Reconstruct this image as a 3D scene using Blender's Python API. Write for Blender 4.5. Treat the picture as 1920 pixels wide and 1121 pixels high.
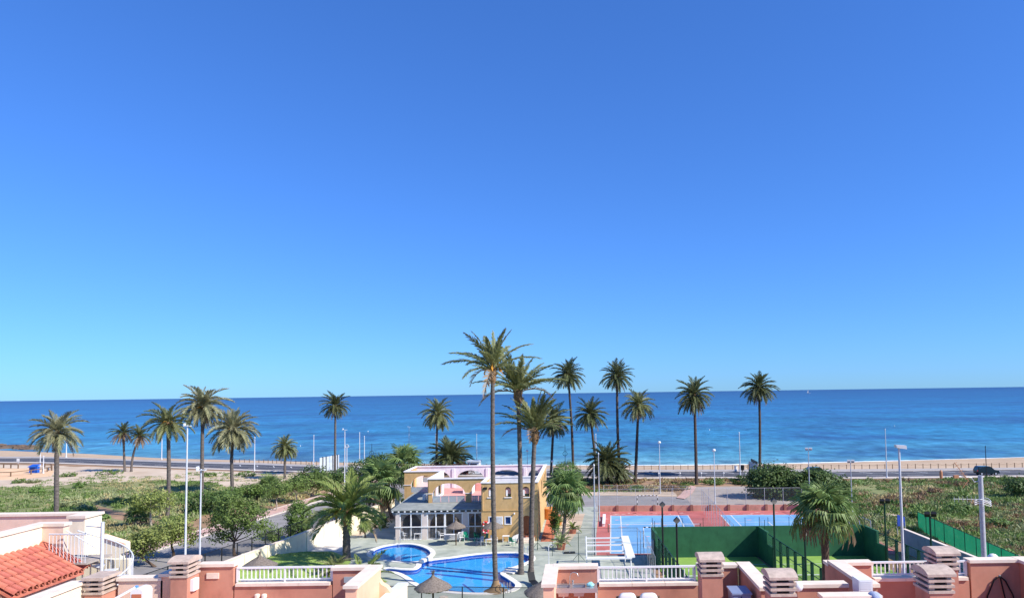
import bpy, bmesh, math, random
from mathutils import Vector, Matrix
from mathutils.geometry import tessellate_polygon
from mathutils import noise as mnoise
rnd = random.Random(7)
S = bpy.context.scene
for o in list(bpy.data.objects): bpy.data.objects.remove(o)
col = S.collection
rad = math.radians

# ------------------------------------------------------------------ camera
CAM_H = 17.4; FPX = 1300.0; PPX, PPY = 1090.0, 665.0
ph = rad(0.8); th = math.atan(71.2 / 1300)
Fv = Vector((0, math.cos(th), math.sin(th))); U0 = Vector((0, -math.sin(th), math.cos(th))); R0 = Vector((1, 0, 0))
Rv = math.cos(ph) * R0 - math.sin(ph) * U0; Uv = math.sin(ph) * R0 + math.cos(ph) * U0
CAM = Vector((0, 0, CAM_H))
cd = bpy.data.cameras.new('camera'); cam = bpy.data.objects.new('camera', cd); col.objects.link(cam)
m = Matrix.Identity(4)
for i, c in enumerate((Rv, Uv, -Fv)):
    for r in range(3): m[r][i] = c[r]
m.translation = CAM; cam.matrix_world = m
cd.sensor_width = 36; cd.lens = FPX / 1920 * 36
cd.shift_x = -(PPX - 960) / 1920; cd.shift_y = (PPY - 560.5) / 1920
cd.clip_start = 0.1; cd.clip_end = 120000
S.camera = cam
S.render.resolution_x = 1024; S.render.resolution_y = 597

# ------------------------------------------------------------------ sky and sun
SUN_TRAVEL = Vector((-1, 0.435, -0.9)).normalized()
SUN_EL = math.asin(-SUN_TRAVEL.z); SUN_AZ = math.atan2(-SUN_TRAVEL.x, -SUN_TRAVEL.y)
W = bpy.data.worlds.new('World'); S.world = W; W.use_nodes = True
nt = W.node_tree; bg = nt.nodes['Background']
sk = nt.nodes.new('ShaderNodeTexSky'); sk.sky_type = 'NISHITA'; sk.sun_disc = False
sk.sun_elevation = SUN_EL; sk.sun_rotation = SUN_AZ; sk.altitude = 20
sk.air_density = 1.0; sk.dust_density = 0.1; sk.ozone_density = 1.5
def vmul(src, c):                                          # the clear, saturated blue of this sky and its soft gradient
    q = nt.nodes.new('ShaderNodeMix'); q.data_type = 'RGBA'; q.blend_type = 'MULTIPLY'; q.inputs[0].default_value = 1; q.inputs[7].default_value = (*c, 1); nt.links.new(src, q.inputs[6]); return q.outputs[2]
ga = nt.nodes.new('ShaderNodeGamma'); ga.inputs[1].default_value = 0.8
nt.links.new(vmul(sk.outputs[0], (0.0525, 0.0990, 0.203)), ga.inputs[0]); nt.links.new(vmul(ga.outputs[0], (3.757, 5.0, 5.956)), bg.inputs[0]); bg.inputs[1].default_value = 0.107
sl = bpy.data.lights.new('sun', 'SUN'); sl.energy = 4.6; sl.angle = rad(0.53); sl.color = (1, 0.94, 0.86)
so = bpy.data.objects.new('sun', sl); col.objects.link(so); so.location = (60, -20, 60)
so.rotation_euler = SUN_TRAVEL.to_track_quat('-Z', 'Y').to_euler()
S.view_settings.view_transform = 'Standard'; S.view_settings.look = 'None'; S.view_settings.gamma = 1; S.view_settings.use_curve_mapping = False
S.view_settings.exposure = 0.6

# ------------------------------------------------------------------ pixel helpers (photograph 1920 x 1121)
def ray(x, y): return Fv + (x - PPX) / FPX * Rv + (PPY - y) / FPX * Uv
def G(x, y, z=0.0):                     # where the ray through a pixel meets height z
    d = ray(x, y); return CAM + d * ((z - CAM_H) / d.z)
def D(x, y, Y):                         # where it meets the upright plane at distance Y
    d = ray(x, y); return CAM + d * (Y / d.y)

# ------------------------------------------------------------------ materials
def lin(r, g, b):
    return tuple((c / 255 / 12.92 if c / 255 <= 0.04045 else ((c / 255 + 0.055) / 1.055) ** 2.4) for c in (r, g, b))
def mat(name, a, b=None, scale=2.0, rough=0.85, bump=0.0, bscale=None, metal=0.0, spec=0.3, detail=5, stretch=None, vary=0.0, alpha=None, lo=0.35, hi=0.65, coord='Object', trans=0.0, weather=0.0):
    M = bpy.data.materials.new(name); M.use_nodes = True
    n = M.node_tree.nodes; L = M.node_tree.links; p = n['Principled BSDF']
    A = lin(*a) + (1,); B = lin(*(b or a)) + (1,)
    p.inputs['Roughness'].default_value = rough; p.inputs['Metallic'].default_value = metal; p.inputs['Specular IOR Level'].default_value = spec
    tc = n.new('ShaderNodeTexCoord'); src = tc.outputs[coord]
    if coord == 'World':
        pass
    if stretch:
        mp = n.new('ShaderNodeMapping'); mp.inputs['Scale'].default_value = stretch; L.new(src, mp.inputs[0]); src = mp.outputs[0]
    no = n.new('ShaderNodeTexNoise'); no.inputs['Scale'].default_value = scale; no.inputs['Detail'].default_value = detail; no.inputs['Roughness'].default_value = 0.6
    L.new(src, no.inputs['Vector'])
    cr = n.new('ShaderNodeValToRGB'); cr.color_ramp.elements[0].position = lo; cr.color_ramp.elements[1].position = hi
    cr.color_ramp.elements[0].color = A; cr.color_ramp.elements[1].color = B
    L.new(no.outputs[0], cr.inputs[0]); out = cr.outputs[0]
    if weather:                                            # streaks and stains with their own shape
        mp2 = n.new('ShaderNodeMapping'); mp2.inputs['Scale'].default_value = (1.5, 1.5, 0.7); L.new(tc.outputs[coord], mp2.inputs[0])
        n2 = n.new('ShaderNodeTexNoise'); n2.inputs['Scale'].default_value = 1.4; n2.inputs['Detail'].default_value = 6; L.new(mp2.outputs[0], n2.inputs['Vector'])
        r2 = n.new('ShaderNodeMapRange'); r2.inputs[1].default_value = 0.52; r2.inputs[2].default_value = 0.75; r2.inputs[3].default_value = 1; r2.inputs[4].default_value = 1 - weather
        L.new(n2.outputs[0], r2.inputs[0])
        mu = n.new('ShaderNodeMix'); mu.data_type = 'RGBA'; mu.blend_type = 'MULTIPLY'; mu.inputs[0].default_value = 1
        L.new(out, mu.inputs[6]); L.new(r2.outputs[0], mu.inputs[7]); out = mu.outputs[2]
    if vary:
        oi = n.new('ShaderNodeObjectInfo'); h = n.new('ShaderNodeHueSaturation')
        mr = n.new('ShaderNodeMapRange'); mr.inputs[3].default_value = 1 - vary; mr.inputs[4].default_value = 1 + vary
        mr2 = n.new('ShaderNodeMapRange'); mr2.inputs[3].default_value = 0.5 - vary * 0.06; mr2.inputs[4].default_value = 0.5 + vary * 0.05
        L.new(oi.outputs['Random'], mr.inputs[0]); L.new(mr.outputs[0], h.inputs['Value']); L.new(oi.outputs['Random'], mr2.inputs[0]); L.new(mr2.outputs[0], h.inputs['Hue'])
        L.new(out, h.inputs['Color']); out = h.outputs[0]
    L.new(out, p.inputs['Base Color'])
    if bump:
        nb = n.new('ShaderNodeTexNoise'); nb.inputs['Scale'].default_value = bscale or scale * 4; nb.inputs['Detail'].default_value = 4; L.new(src, nb.inputs['Vector'])
        bp = n.new('ShaderNodeBump'); bp.inputs['Strength'].default_value = bump; bp.inputs['Distance'].default_value = 0.02
        L.new(nb.outputs[0], bp.inputs['Height']); L.new(bp.outputs[0], p.inputs['Normal'])
    o = n['Material Output']; sh = p.outputs[0]
    if trans:
        tr = n.new('ShaderNodeBsdfTranslucent'); L.new(out, tr.inputs[0]); mx = n.new('ShaderNodeMixShader'); mx.inputs[0].default_value = trans
        L.new(sh, mx.inputs[1]); L.new(tr.outputs[0], mx.inputs[2]); sh = mx.outputs[0]
    if alpha is not None:
        t = n.new('ShaderNodeBsdfTransparent'); mx = n.new('ShaderNodeMixShader'); mx.inputs[0].default_value = alpha
        L.new(t.outputs[0], mx.inputs[1]); L.new(sh, mx.inputs[2]); sh = mx.outputs[0]
    L.new(sh, o.inputs[0])
    return M
K = {}
K['coral'] = mat('coral_stucco', (198, 142, 118), (184, 127, 105), 1.2, 0.92, 0.2, 60, weather=0.24)
K['coral_dark'] = mat('rose_stucco', (194, 139, 117), (180, 125, 104), 1.2, 0.92, 0.2, 60, weather=0.24)
K['peach'] = mat('peach_stucco', (238, 190, 158), (232, 182, 150), 1.2, 0.92, 0.1, 60, weather=0.16)
K['cream_shade'] = mat('shaded_cream_stucco', (226, 198, 178), (220, 190, 168), 1.2, 0.92, 0.1, 60, weather=0.16)  # pale wall stucco with the tone of its shaded faces put into the colour
K['cream'] = mat('cream_stucco', (238, 228, 200), (232, 220, 190), 1.0, 0.92, 0.1, 60, weather=0.16)
K['coping'] = mat('pale_stone_coping', (232, 216, 198), (222, 204, 184), 3, 0.8, 0.1, 30, weather=0.1)
K['white'] = mat('white_paint', (232, 232, 230), (224, 224, 222), 3, 0.5)
K['whiteplastic'] = mat('white_plastic', (228, 228, 228), (222, 222, 222), 3, 0.4)
K['concrete'] = mat('grey_concrete', (178, 168, 156), (150, 140, 130), 6, 0.9, 0.3, 40, weather=0.25)
K['chimstone'] = mat('warm_cast_stone', (200, 180, 164), (174, 156, 142), 6, 0.9, 0.3, 40, weather=0.22)
K['gap_shade'] = mat('slab_gap_shade', (52, 46, 44), (38, 34, 32), 6, 0.95)
K['tile'] = mat('clay_tile', (198, 124, 102), (180, 102, 84), 5, 0.8, 0.15, 40, vary=0.1, weather=0.2)
K['steel'] = mat('brushed_steel', (190, 190, 192), (175, 175, 178), 20, 0.3, metal=0.7, stretch=(1, 40, 40))
K['galv'] = mat('galvanised_steel', (190, 194, 198), (172, 176, 182), 8, 0.5, metal=0.3)
K['whitemetal'] = mat('white_lamp_metal', (206, 210, 214), (192, 196, 202), 5, 0.45)
K['black'] = mat('black_paint', (26, 27, 28), (34, 35, 36), 10, 0.5)
K['rubber'] = mat('black_rubber', (30, 28, 28), (22, 21, 21), 10, 0.7)
K['yellow'] = mat('ochre_stucco', (208, 172, 120), (196, 160, 106), 0.9, 0.92, 0.15, 50, weather=0.22)
K['lilac'] = mat('white_stucco', (234, 230, 230), (226, 221, 222), 0.9, 0.92, 0.1, 50, weather=0.16)
K['taupe'] = mat('taupe_stucco', (216, 202, 192), (206, 192, 182), 0.9, 0.92, 0.1, 50, weather=0.1)
K['pinkfloor'] = mat('salmon_terrace_tile', (220, 158, 146), (208, 146, 134), 1.5, 0.85)
K['roofgrey'] = mat('grey_roof_felt', (152, 156, 150), (128, 133, 128), 1.2, 0.9, 0.2, 30)
K['glass'] = mat('dark_glass', (34, 44, 62), (26, 34, 50), 0.6, 0.05, spec=0.8)
K['frost'] = mat('balustrade_glass', (170, 186, 192), (158, 176, 184), 1, 0.1, spec=0.6, alpha=0.75)
K['greendeck'] = mat('pale_green_deck', (182, 186, 170), (150, 157, 142), 0.5, 0.9, 0.1, 30, detail=8)
K['paleslab'] = mat('pale_concrete_slab', (222, 216, 204), (206, 200, 188), 0.8, 0.9, 0.1, 30)
K['rim'] = mat('pool_rim_stone', (232, 228, 218), (220, 214, 202), 2.5, 0.8, 0.1, 30)
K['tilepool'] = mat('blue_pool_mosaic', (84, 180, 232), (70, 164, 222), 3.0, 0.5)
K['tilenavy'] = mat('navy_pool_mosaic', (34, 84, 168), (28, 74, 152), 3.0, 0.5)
K['asphalt'] = mat('asphalt', (150, 146, 142), (132, 128, 125), 0.35, 0.92, 0.15, 60, detail=9)
K['asphalt_dark'] = mat('dark_asphalt', (82, 83, 88), (72, 73, 78), 0.25, 0.9, 0.1, 30, detail=8)
K['oldasphalt'] = mat('weathered_asphalt', (172, 160, 148), (150, 141, 132), 0.3, 0.95, 0.1, 30, detail=9)
K['kerb'] = mat('pale_kerb_stone', (206, 196, 184), (188, 178, 166), 2, 0.9)
K['pinkpave'] = mat('pink_paving', (202, 168, 154), (186, 152, 140), 1.2, 0.9, 0.1, 30, detail=7)
K['promenade'] = mat('promenade_paving', (172, 166, 160), (156, 151, 146), 0.5, 0.9)
K['paint'] = mat('road_paint', (222, 222, 220), (196, 196, 194), 1.5, 0.7)
K['beach'] = mat('beach_sand', (194, 170, 140), (174, 150, 122), 0.12, 0.95, 0.15, 8, detail=9)
K['sandlot'] = mat('pale_sandy_ground', (208, 190, 166), (184, 163, 138), 0.16, 0.95, 0.2, 5, detail=10)
K['pitch'] = mat('orange_sand_pitch', (226, 190, 150), (214, 174, 134), 0.2, 0.95)
K['dirt'] = mat('dry_earth', (172, 138, 108), (130, 108, 80), 0.25, 0.95, 0.25, 5, detail=10)
K['field'] = mat('weedy_ground', (110, 122, 72), (146, 142, 96), 0.18, 0.95, 0.4, 4, detail=11)
K['lawn'] = mat('mown_lawn', (130, 156, 78), (150, 172, 92), 0.5, 0.9, 0.4, 60, detail=10)
K['turf'] = mat('bright_green_turf', (138, 172, 84), (122, 156, 70), 0.6, 0.9, 0.1, 60)
K['courtred'] = mat('red_court_paint', (194, 112, 104), (176, 96, 90), 0.4, 0.85, detail=9)
K['courtblue'] = mat('blue_court_paint', (120, 172, 212), (100, 154, 198), 0.35, 0.8, detail=9)
K['worn'] = mat('worn_paint_patch', (226, 190, 178), (200, 130, 120), 1.2, 0.9, detail=9)
K['green'] = mat('dark_green_paint', (50, 102, 70), (42, 90, 62), 0.8, 0.75, weather=0.25)
K['greensteel'] = mat('green_steel', (22, 62, 46), (18, 54, 40), 3, 0.5)
K['greencloth'] = mat('green_windscreen_mesh', (36, 138, 98), (28, 124, 86), 0.6, 0.8, alpha=0.94, trans=0.5)
K['bluewall'] = mat('grey_blue_render', (140, 158, 160), (126, 144, 148), 0.7, 0.9, weather=0.2)
K['net'] = mat('chain_link', (120, 126, 126), None, 3, 0.6, alpha=0.13)
K['blacknet'] = mat('black_mesh', (34, 38, 38), None, 3, 0.6, alpha=0.30)
K['redwall'] = mat('faded_red_wall', (200, 150, 132), (186, 134, 116), 0.5, 0.9, weather=0.2)
K['brownpost'] = mat('brown_masonry', (150, 108, 92), (138, 98, 84), 1, 0.9)
K['wood'] = mat('weathered_wood', (128, 104, 82), (104, 84, 66), 4, 0.9, stretch=(1, 1, 0.2))
K['thatch'] = mat('grey_thatch', (134, 124, 114), (102, 93, 84), 9, 0.98, 0.8, 40, stretch=(1, 1, 0.3))
K['blue'] = mat('bright_blue_panel', (36, 96, 190), (30, 84, 172), 2, 0.6)
K['signblue'] = mat('deep_blue_panel', (36, 66, 150), (30, 58, 138), 2, 0.6)
K['orange'] = mat('orange_stucco', (208, 142, 82), (196, 130, 72), 1, 0.9, weather=0.15)
K['rust'] = mat('terracotta_paving', (190, 116, 86), (176, 104, 76), 1, 0.9)
K['door'] = mat('brown_door_wood', (150, 88, 52), (134, 76, 44), 3, 0.6, stretch=(6, 1, 0.4))
K['greenplastic'] = mat('green_plastic', (20, 124, 96), None, 2, 0.4)
K['red'] = mat('red_plastic', (214, 58, 62), None, 2, 0.45)
K['pink'] = mat('pink_plastic', (226, 92, 112), None, 2, 0.45)
K['carpaint'] = mat('black_car_paint', (16, 18, 20), None, 2, 0.15, spec=0.6)
K['carpaint2'] = mat('dark_green_car_paint', (12, 15, 14), None, 2, 0.15, spec=0.6)
K['lampglass'] = mat('headlight_glass', (220, 224, 228), None, 2, 0.1, spec=0.8)
K['tyre'] = mat('tyre_rubber', (24, 24, 25), None, 8, 0.9)
K['canvas'] = mat('white_canvas', (222, 220, 216), (208, 206, 202), 3, 0.9)
K['bark'] = mat('brown_bark', (104, 86, 70), (76, 62, 52), 8, 0.95, 0.6, 20, stretch=(1, 1, 0.4))
K['palebark'] = mat('pale_bark', (176, 164, 150), (146, 134, 120), 8, 0.95, 0.4, 20)
K['palmtrunk'] = mat('palm_bark', (116, 108, 102), (78, 72, 68), 3.0, 0.95, 0.9, 14, stretch=(1, 1, 4))
K['palmtrunk_dark'] = mat('dark_palm_bark', (92, 80, 72), (62, 54, 50), 3.0, 0.95, 0.9, 14, stretch=(1, 1, 4))
K['boot'] = mat('palm_leaf_bases', (150, 118, 84), (98, 76, 56), 7, 0.95, 0.8, 16)
K['fruit'] = mat('palm_fruit_stalk', (206, 150, 46), (186, 128, 40), 4, 0.8)
def leaf(name, a, b, vary=0.2, sc=0.8, tr=0.25): return mat(name, a, b, sc, 0.55, spec=0.35, vary=vary, trans=tr)
K['frond'] = leaf('olive_palm_frond', (142, 146, 98), (106, 114, 70))
K['frond_grey'] = leaf('grey_green_frond', (164, 162, 126), (124, 126, 90))
K['frond_dark'] = leaf('dark_palm_frond', (112, 118, 78), (82, 92, 56))
K['frond_lush'] = leaf('lush_palm_frond', (146, 160, 88), (110, 128, 62))
K['frond_dry'] = leaf('dry_palm_frond', (168, 146, 118), (134, 112, 86))
K['fan'] = leaf('fan_palm_leaf', (132, 152, 92), (98, 122, 66))
K['leaf_mid'] = leaf('mid_green_leaf', (124, 148, 76), (90, 116, 54), 0.12, 1.2, 0.3)
K['leaf_dark'] = leaf('dark_green_leaf', (96, 120, 62), (68, 92, 46), 0.12, 1.2)
K['leaf_yellow'] = leaf('yellow_green_leaf', (156, 164, 92), (118, 134, 66), 0.12, 1.2, 0.3)
K['leaf_pepper'] = leaf('feathery_leaf', (122, 146, 82), (86, 110, 56), 0.12, 1.2, 0.3)
K['scrub1'] = leaf('scrub_green', (126, 150, 82), (92, 120, 58), 0.1, 0.1)
K['scrub2'] = leaf('scrub_grey_green', (160, 166, 118), (122, 132, 86), 0.1, 0.1)
K['scrub3'] = leaf('scrub_dry', (190, 176, 130), (154, 142, 100), 0.1, 0.1)
K['scrub4'] = leaf('scrub_rust', (158, 128, 96), (128, 104, 76), 0.1, 0.1)
K['maroon'] = leaf('maroon_hedge_leaf', (96, 52, 50), (66, 38, 40), 0.1, 1.0)

def water_mat():
    M = bpy.data.materials.new('pool_water'); M.use_nodes = True; n = M.node_tree.nodes; L = M.node_tree.links; n.remove(n['Principled BSDF'])
    t = n.new('ShaderNodeBsdfTransparent'); t.inputs[0].default_value = (0.74, 0.95, 1.0, 1); g = n.new('ShaderNodeBsdfGlossy'); g.inputs['Roughness'].default_value = 0.03
    f = n.new('ShaderNodeFresnel'); f.inputs[0].default_value = 1.33; mx = n.new('ShaderNodeMixShader')
    no = n.new('ShaderNodeTexNoise'); no.inputs['Scale'].default_value = 1.6; no.inputs['Detail'].default_value = 2; tc = n.new('ShaderNodeTexCoord'); L.new(tc.outputs['Object'], no.inputs['Vector'])
    b = n.new('ShaderNodeBump'); b.inputs['Strength'].default_value = 0.12; b.inputs['Distance'].default_value = 0.05; L.new(no.outputs[0], b.inputs['Height']); L.new(b.outputs[0], g.inputs['Normal'])
    ge = n.new('ShaderNodeNewGeometry'); iv = n.new('ShaderNodeMath'); iv.operation = 'SUBTRACT'; iv.inputs[0].default_value = 1; L.new(ge.outputs['Backfacing'], iv.inputs[1]); ml = n.new('ShaderNodeMath'); ml.operation = 'MULTIPLY'; L.new(f.outputs[0], ml.inputs[0]); L.new(iv.outputs[0], ml.inputs[1]); L.new(ml.outputs[0], mx.inputs[0]); L.new(t.outputs[0], mx.inputs[1]); L.new(g.outputs[0], mx.inputs[2]); L.new(mx.outputs[0], n['Material Output'].inputs[0]); return M
K['water'] = water_mat()

def sea_mat():
    M = bpy.data.materials.new('sea_water'); M.use_nodes = True; n = M.node_tree.nodes; L = M.node_tree.links; p = n['Principled BSDF']
    ge = n.new('ShaderNodeNewGeometry'); sx = n.new('ShaderNodeSeparateXYZ'); L.new(ge.outputs['Position'], sx.inputs[0])
    # distance offshore: y + 0.22 x, the coast runs askew
    ma = n.new('ShaderNodeMath'); ma.operation = 'MULTIPLY_ADD'; ma.inputs[1].default_value = 0.2; L.new(sx.outputs[0], ma.inputs[0]); L.new(sx.outputs[1], ma.inputs[2])
    lg = n.new('ShaderNodeMath'); lg.operation = 'LOGARITHM'; lg.inputs[1].default_value = 10; L.new(ma.outputs[0], lg.inputs[0])
    cr = n.new('ShaderNodeValToRGB'); e = cr.color_ramp.elements
    mr = n.new('ShaderNodeMapRange'); mr.inputs[1].default_value = 2.25; mr.inputs[2].default_value = 4.3; L.new(lg.outputs[0], mr.inputs[0]); L.new(mr.outputs[0], cr.inputs[0])
    cols = [(0, (124, 158, 152)), (0.04, (74, 134, 148)), (0.12, (42, 112, 142)), (0.3, (32, 96, 134)), (0.5, (24, 78, 116)), (0.75, (17, 56, 96)), (1, (14, 44, 84))]
    e[0].position = 0; e[0].color = lin(*cols[0][1]) + (1,); e[1].position = 1; e[1].color = lin(*cols[-1][1]) + (1,)
    for q, c in cols[1:-1]:
        el = e.new(q); el.color = lin(*c) + (1,)
    def nz(sc, st, det):
        mp = n.new('ShaderNodeMapping'); mp.inputs['Scale'].default_value = st; L.new(ge.outputs['Position'], mp.inputs[0])
        no = n.new('ShaderNodeTexNoise'); no.inputs['Scale'].default_value = sc; no.inputs['Detail'].default_value = det; no.inputs['Roughness'].default_value = 0.7; L.new(mp.outputs[0], no.inputs['Vector']); return no.outputs[0]
    # seagrass beds, wind streaks, and ripple light and dark painted into the colour
    a1 = nz(0.022, (0.6, 0.5, 1), 8); r1 = n.new('ShaderNodeMapRange'); r1.inputs[1].default_value = 0.46; r1.inputs[2].default_value = 0.62; L.new(a1, r1.inputs[0])
    mx = n.new('ShaderNodeMix'); mx.data_type = 'RGBA'; mx.inputs[7].default_value = lin(30, 62, 106) + (1,); L.new(cr.outputs[0], mx.inputs[6])
    fa = n.new('ShaderNodeMath'); fa.operation = 'MULTIPLY'; fa.inputs[1].default_value = 0.85; L.new(r1.outputs[0], fa.inputs[0]); L.new(fa.outputs[0], mx.inputs[0])
    a2 = nz(0.006, (0.25, 2.0, 1), 6); r2 = n.new('ShaderNodeMapRange'); r2.inputs[1].default_value = 0.35; r2.inputs[2].default_value = 0.68; r2.inputs[3].default_value = 0.7; r2.inputs[4].default_value = 1.35; L.new(a2, r2.inputs[0])
    mu = n.new('ShaderNodeMix'); mu.data_type = 'RGBA'; mu.blend_type = 'MULTIPLY'; mu.inputs[0].default_value = 1; L.new(mx.outputs[2], mu.inputs[6]); L.new(r2.outputs[0], mu.inputs[7])
    a3 = nz(0.34, (0.6, 0.35, 1), 12); r3 = n.new('ShaderNodeMapRange'); r3.inputs[1].default_value = 0.3; r3.inputs[2].default_value = 0.72; r3.inputs[3].default_value = 0.4; r3.inputs[4].default_value = 1.85; L.new(a3, r3.inputs[0])
    mu2 = n.new('ShaderNodeMix'); mu2.data_type = 'RGBA'; mu2.blend_type = 'MULTIPLY'; mu2.inputs[0].default_value = 1; L.new(mu.outputs[2], mu2.inputs[6]); L.new(r3.outputs[0], mu2.inputs[7])
    L.new(mu2.outputs[2], p.inputs['Base Color'])
    p.inputs['Roughness'].default_value = 0.3; p.inputs['Specular IOR Level'].default_value = 0.22; p.inputs['IOR'].default_value = 1.33
    b1 = nz(0.5, (0.5, 1.0, 1), 5); bp = n.new('ShaderNodeBump'); bp.inputs['Strength'].default_value = 0.5; bp.inputs['Distance'].default_value = 0.35; L.new(b1, bp.inputs['Height']); L.new(bp.outputs[0], p.inputs['Normal'])
    return M
K['sea'] = sea_mat()

# ------------------------------------------------------------------ mesh builder
class MB:
    def __init__(s): s.v = []; s.f = []
    def add(s, vs, fs):
        b = len(s.v); s.v += [tuple(p) for p in vs]; s.f += [tuple(b + i for i in f) for f in fs]; return s
    def quad(s, *p): return s.add(p, [tuple(range(len(p)))])
    def box(s, x0, x1, y0, y1, z0, z1):
        return s.add([(x0, y0, z0), (x1, y0, z0), (x1, y1, z0), (x0, y1, z0), (x0, y0, z1), (x1, y0, z1), (x1, y1, z1), (x0, y1, z1)],
                     [(0, 3, 2, 1), (4, 5, 6, 7), (0, 1, 5, 4), (1, 2, 6, 5), (2, 3, 7, 6), (3, 0, 4, 7)])
    def beam(s, a, b, w, h, up=(0, 0, 1)):
        a = Vector(a); b = Vector(b); d = (b - a).normalized(); up = Vector(up)
        if abs(d.dot(up)) > 0.98: up = Vector((0, 1, 0))
        x = d.cross(up).normalized() * (w / 2); z = x.cross(d).normalized() * (h / 2)
        return s.add([a - x - z, a + x - z, a + x + z, a - x + z, b - x - z, b + x - z, b + x + z, b - x + z],
                     [(0, 1, 2, 3), (7, 6, 5, 4), (0, 4, 5, 1), (1, 5, 6, 2), (2, 6, 7, 3), (3, 7, 4, 0)])
    def tube(s, pts, r, n=8, cap=True):
        pts = [Vector(p) for p in pts]; rs = r if hasattr(r, '__len__') else [r] * len(pts)
        base = len(s.v); prev = None
        for i, p in enumerate(pts):
            d = (pts[min(i + 1, len(pts) - 1)] - pts[max(i - 1, 0)]).normalized()
            if prev is None:
                x = d.cross(Vector((0, 0, 1)))
                if x.length < 0.05: x = d.cross(Vector((1, 0, 0)))
            else: x = prev - d * prev.dot(d)
            x.normalize(); prev = x; y = d.cross(x)
            for k in range(n):
                a = 2 * math.pi * k / n; s.v.append(tuple(p + (x * math.cos(a) + y * math.sin(a)) * rs[i]))
        for i in range(len(pts) - 1):
            for k in range(n):
                k2 = (k + 1) % n; b0 = base + i * n; b1 = b0 + n
                s.f.append((b0 + k, b0 + k2, b1 + k2, b1 + k))
        if cap:
            s.f.append(tuple(base + k for k in reversed(range(n)))); s.f.append(tuple(base + (len(pts) - 1) * n + k for k in range(n)))
        return s
    def lathe(s, prof, c=(0, 0, 0), n=16):
        base = len(s.v)
        for r, z in prof:
            for k in range(n):
                a = 2 * math.pi * k / n; s.v.append((c[0] + r * math.cos(a), c[1] + r * math.sin(a), c[2] + z))
        for i in range(len(prof) - 1):
            for k in range(n):
                k2 = (k + 1) % n; b0 = base + i * n; b1 = b0 + n; s.f.append((b0 + k, b0 + k2, b1 + k2, b1 + k))
        s.f.append(tuple(base + k for k in reversed(range(n)))); s.f.append(tuple(base + (len(prof) - 1) * n + k for k in range(n)))
        return s
    def plate(s, loops, fm, off):
        """2-D loops (outer first, then holes) mapped by fm(u,v) and given thickness by the vector off"""
        tri = tessellate_polygon([[Vector((u, v, 0)) for u, v in l] for l in loops]); flat = [p for l in loops for p in l]; off = Vector(off)
        A = [Vector(fm(u, v)) for u, v in flat]; n = len(A)
        fs = [tuple(t) for t in tri] + [tuple(n + i for i in reversed(t)) for t in tri]; b = 0
        for l in loops:
            k = len(l)
            for i in range(k):
                j = (i + 1) % k; fs.append((b + i, b + j, n + b + j, n + b + i))
            b += k
        return s.add(A + [p + off for p in A], fs)
    def sheet(s, loops, z):
        tri = tessellate_polygon([[Vector((u, v, 0)) for u, v in l] for l in loops]); flat = [p for l in loops for p in l]
        return s.add([(u, v, z) for u, v in flat], [tuple(t) for t in tri])
    def build(s, name, m, parent=None, org=None, smooth=0, fix=True, up=False):
        me = bpy.data.meshes.new(name); o3 = Vector(org) if org is not None else Vector()
        me.from_pydata([(x - o3.x, y - o3.y, z - o3.z) for x, y, z in s.v] if org is not None else s.v, [], s.f)
        if fix or up:
            bm = bmesh.new(); bm.from_mesh(me)
            if fix: bmesh.ops.recalc_face_normals(bm, faces=bm.faces)
            if up:
                for fc in bm.faces:
                    if fc.normal.z < 0: fc.normal_flip()
            bm.to_mesh(me); bm.free()
        if smooth:
            me.polygons.foreach_set('use_smooth', [True] * len(me.polygons)); me.set_sharp_from_angle(angle=rad(smooth))
        me.materials.append(K[m] if isinstance(m, str) else m)
        o = bpy.data.objects.new(name, me); col.objects.link(o)
        if parent is not None: o.parent = parent
        return o
def tag(o, label=None, cat=None, group=None, kind=None):
    if label: o['label'] = label
    if cat: o['category'] = cat
    if group: o['group'] = group
    if kind: o['kind'] = kind
    return o
def thing(name, label, cat, loc=(0, 0, 0), rz=0.0, group=None):
    o = bpy.data.objects.new(name, None); o.empty_display_size = 0.2; col.objects.link(o); o.location = loc; o.rotation_euler = (0, 0, rz)
    return tag(o, label, cat, group)
def place(me, name, parent, loc=(0, 0, 0), rot=(0, 0, 0), sc=1.0):
    o = bpy.data.objects.new(name, me); col.objects.link(o); o.parent = parent; o.location = loc; o.rotation_euler = rot
    o.scale = (sc, sc, sc) if not hasattr(sc, '__len__') else sc
    return o
def copy_tree(o, parent=None):
    c = o.copy(); col.objects.link(c); c.parent = parent
    for ch in list(o.children): copy_tree(ch, c)
    return c
def struct(name, mb, m, parent=None, **k):
    o = mb.build(name, m, parent, **k)
    if parent is None: o['kind'] = 'structure'
    return o
def wob(pts, step=3.0, amp=0.8, seed=0):
    out = []
    for i, a in enumerate(pts):
        b = pts[(i + 1) % len(pts)]; L = math.hypot(b[0] - a[0], b[1] - a[1]); n = max(1, int(L / step))
        for k in range(n):
            t = k / n; x = a[0] + (b[0] - a[0]) * t; y = a[1] + (b[1] - a[1]) * t
            out.append((x + amp * mnoise.noise((x * .21, y * .21, seed)), y + amp * mnoise.noise((x * .21, y * .21, seed + 9))))
    return out
def P2(x, y, z=0): p = G(x, y, z); return (p.x, p.y)
def inside(p, poly):
    x, y = p; c = False; j = len(poly) - 1
    for i in range(len(poly)):
        xi, yi = poly[i]; xj, yj = poly[j]
        if (yi > y) != (yj > y) and x < (xj - xi) * (y - yi) / (yj - yi) + xi: c = not c
        j = i
    return c
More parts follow.
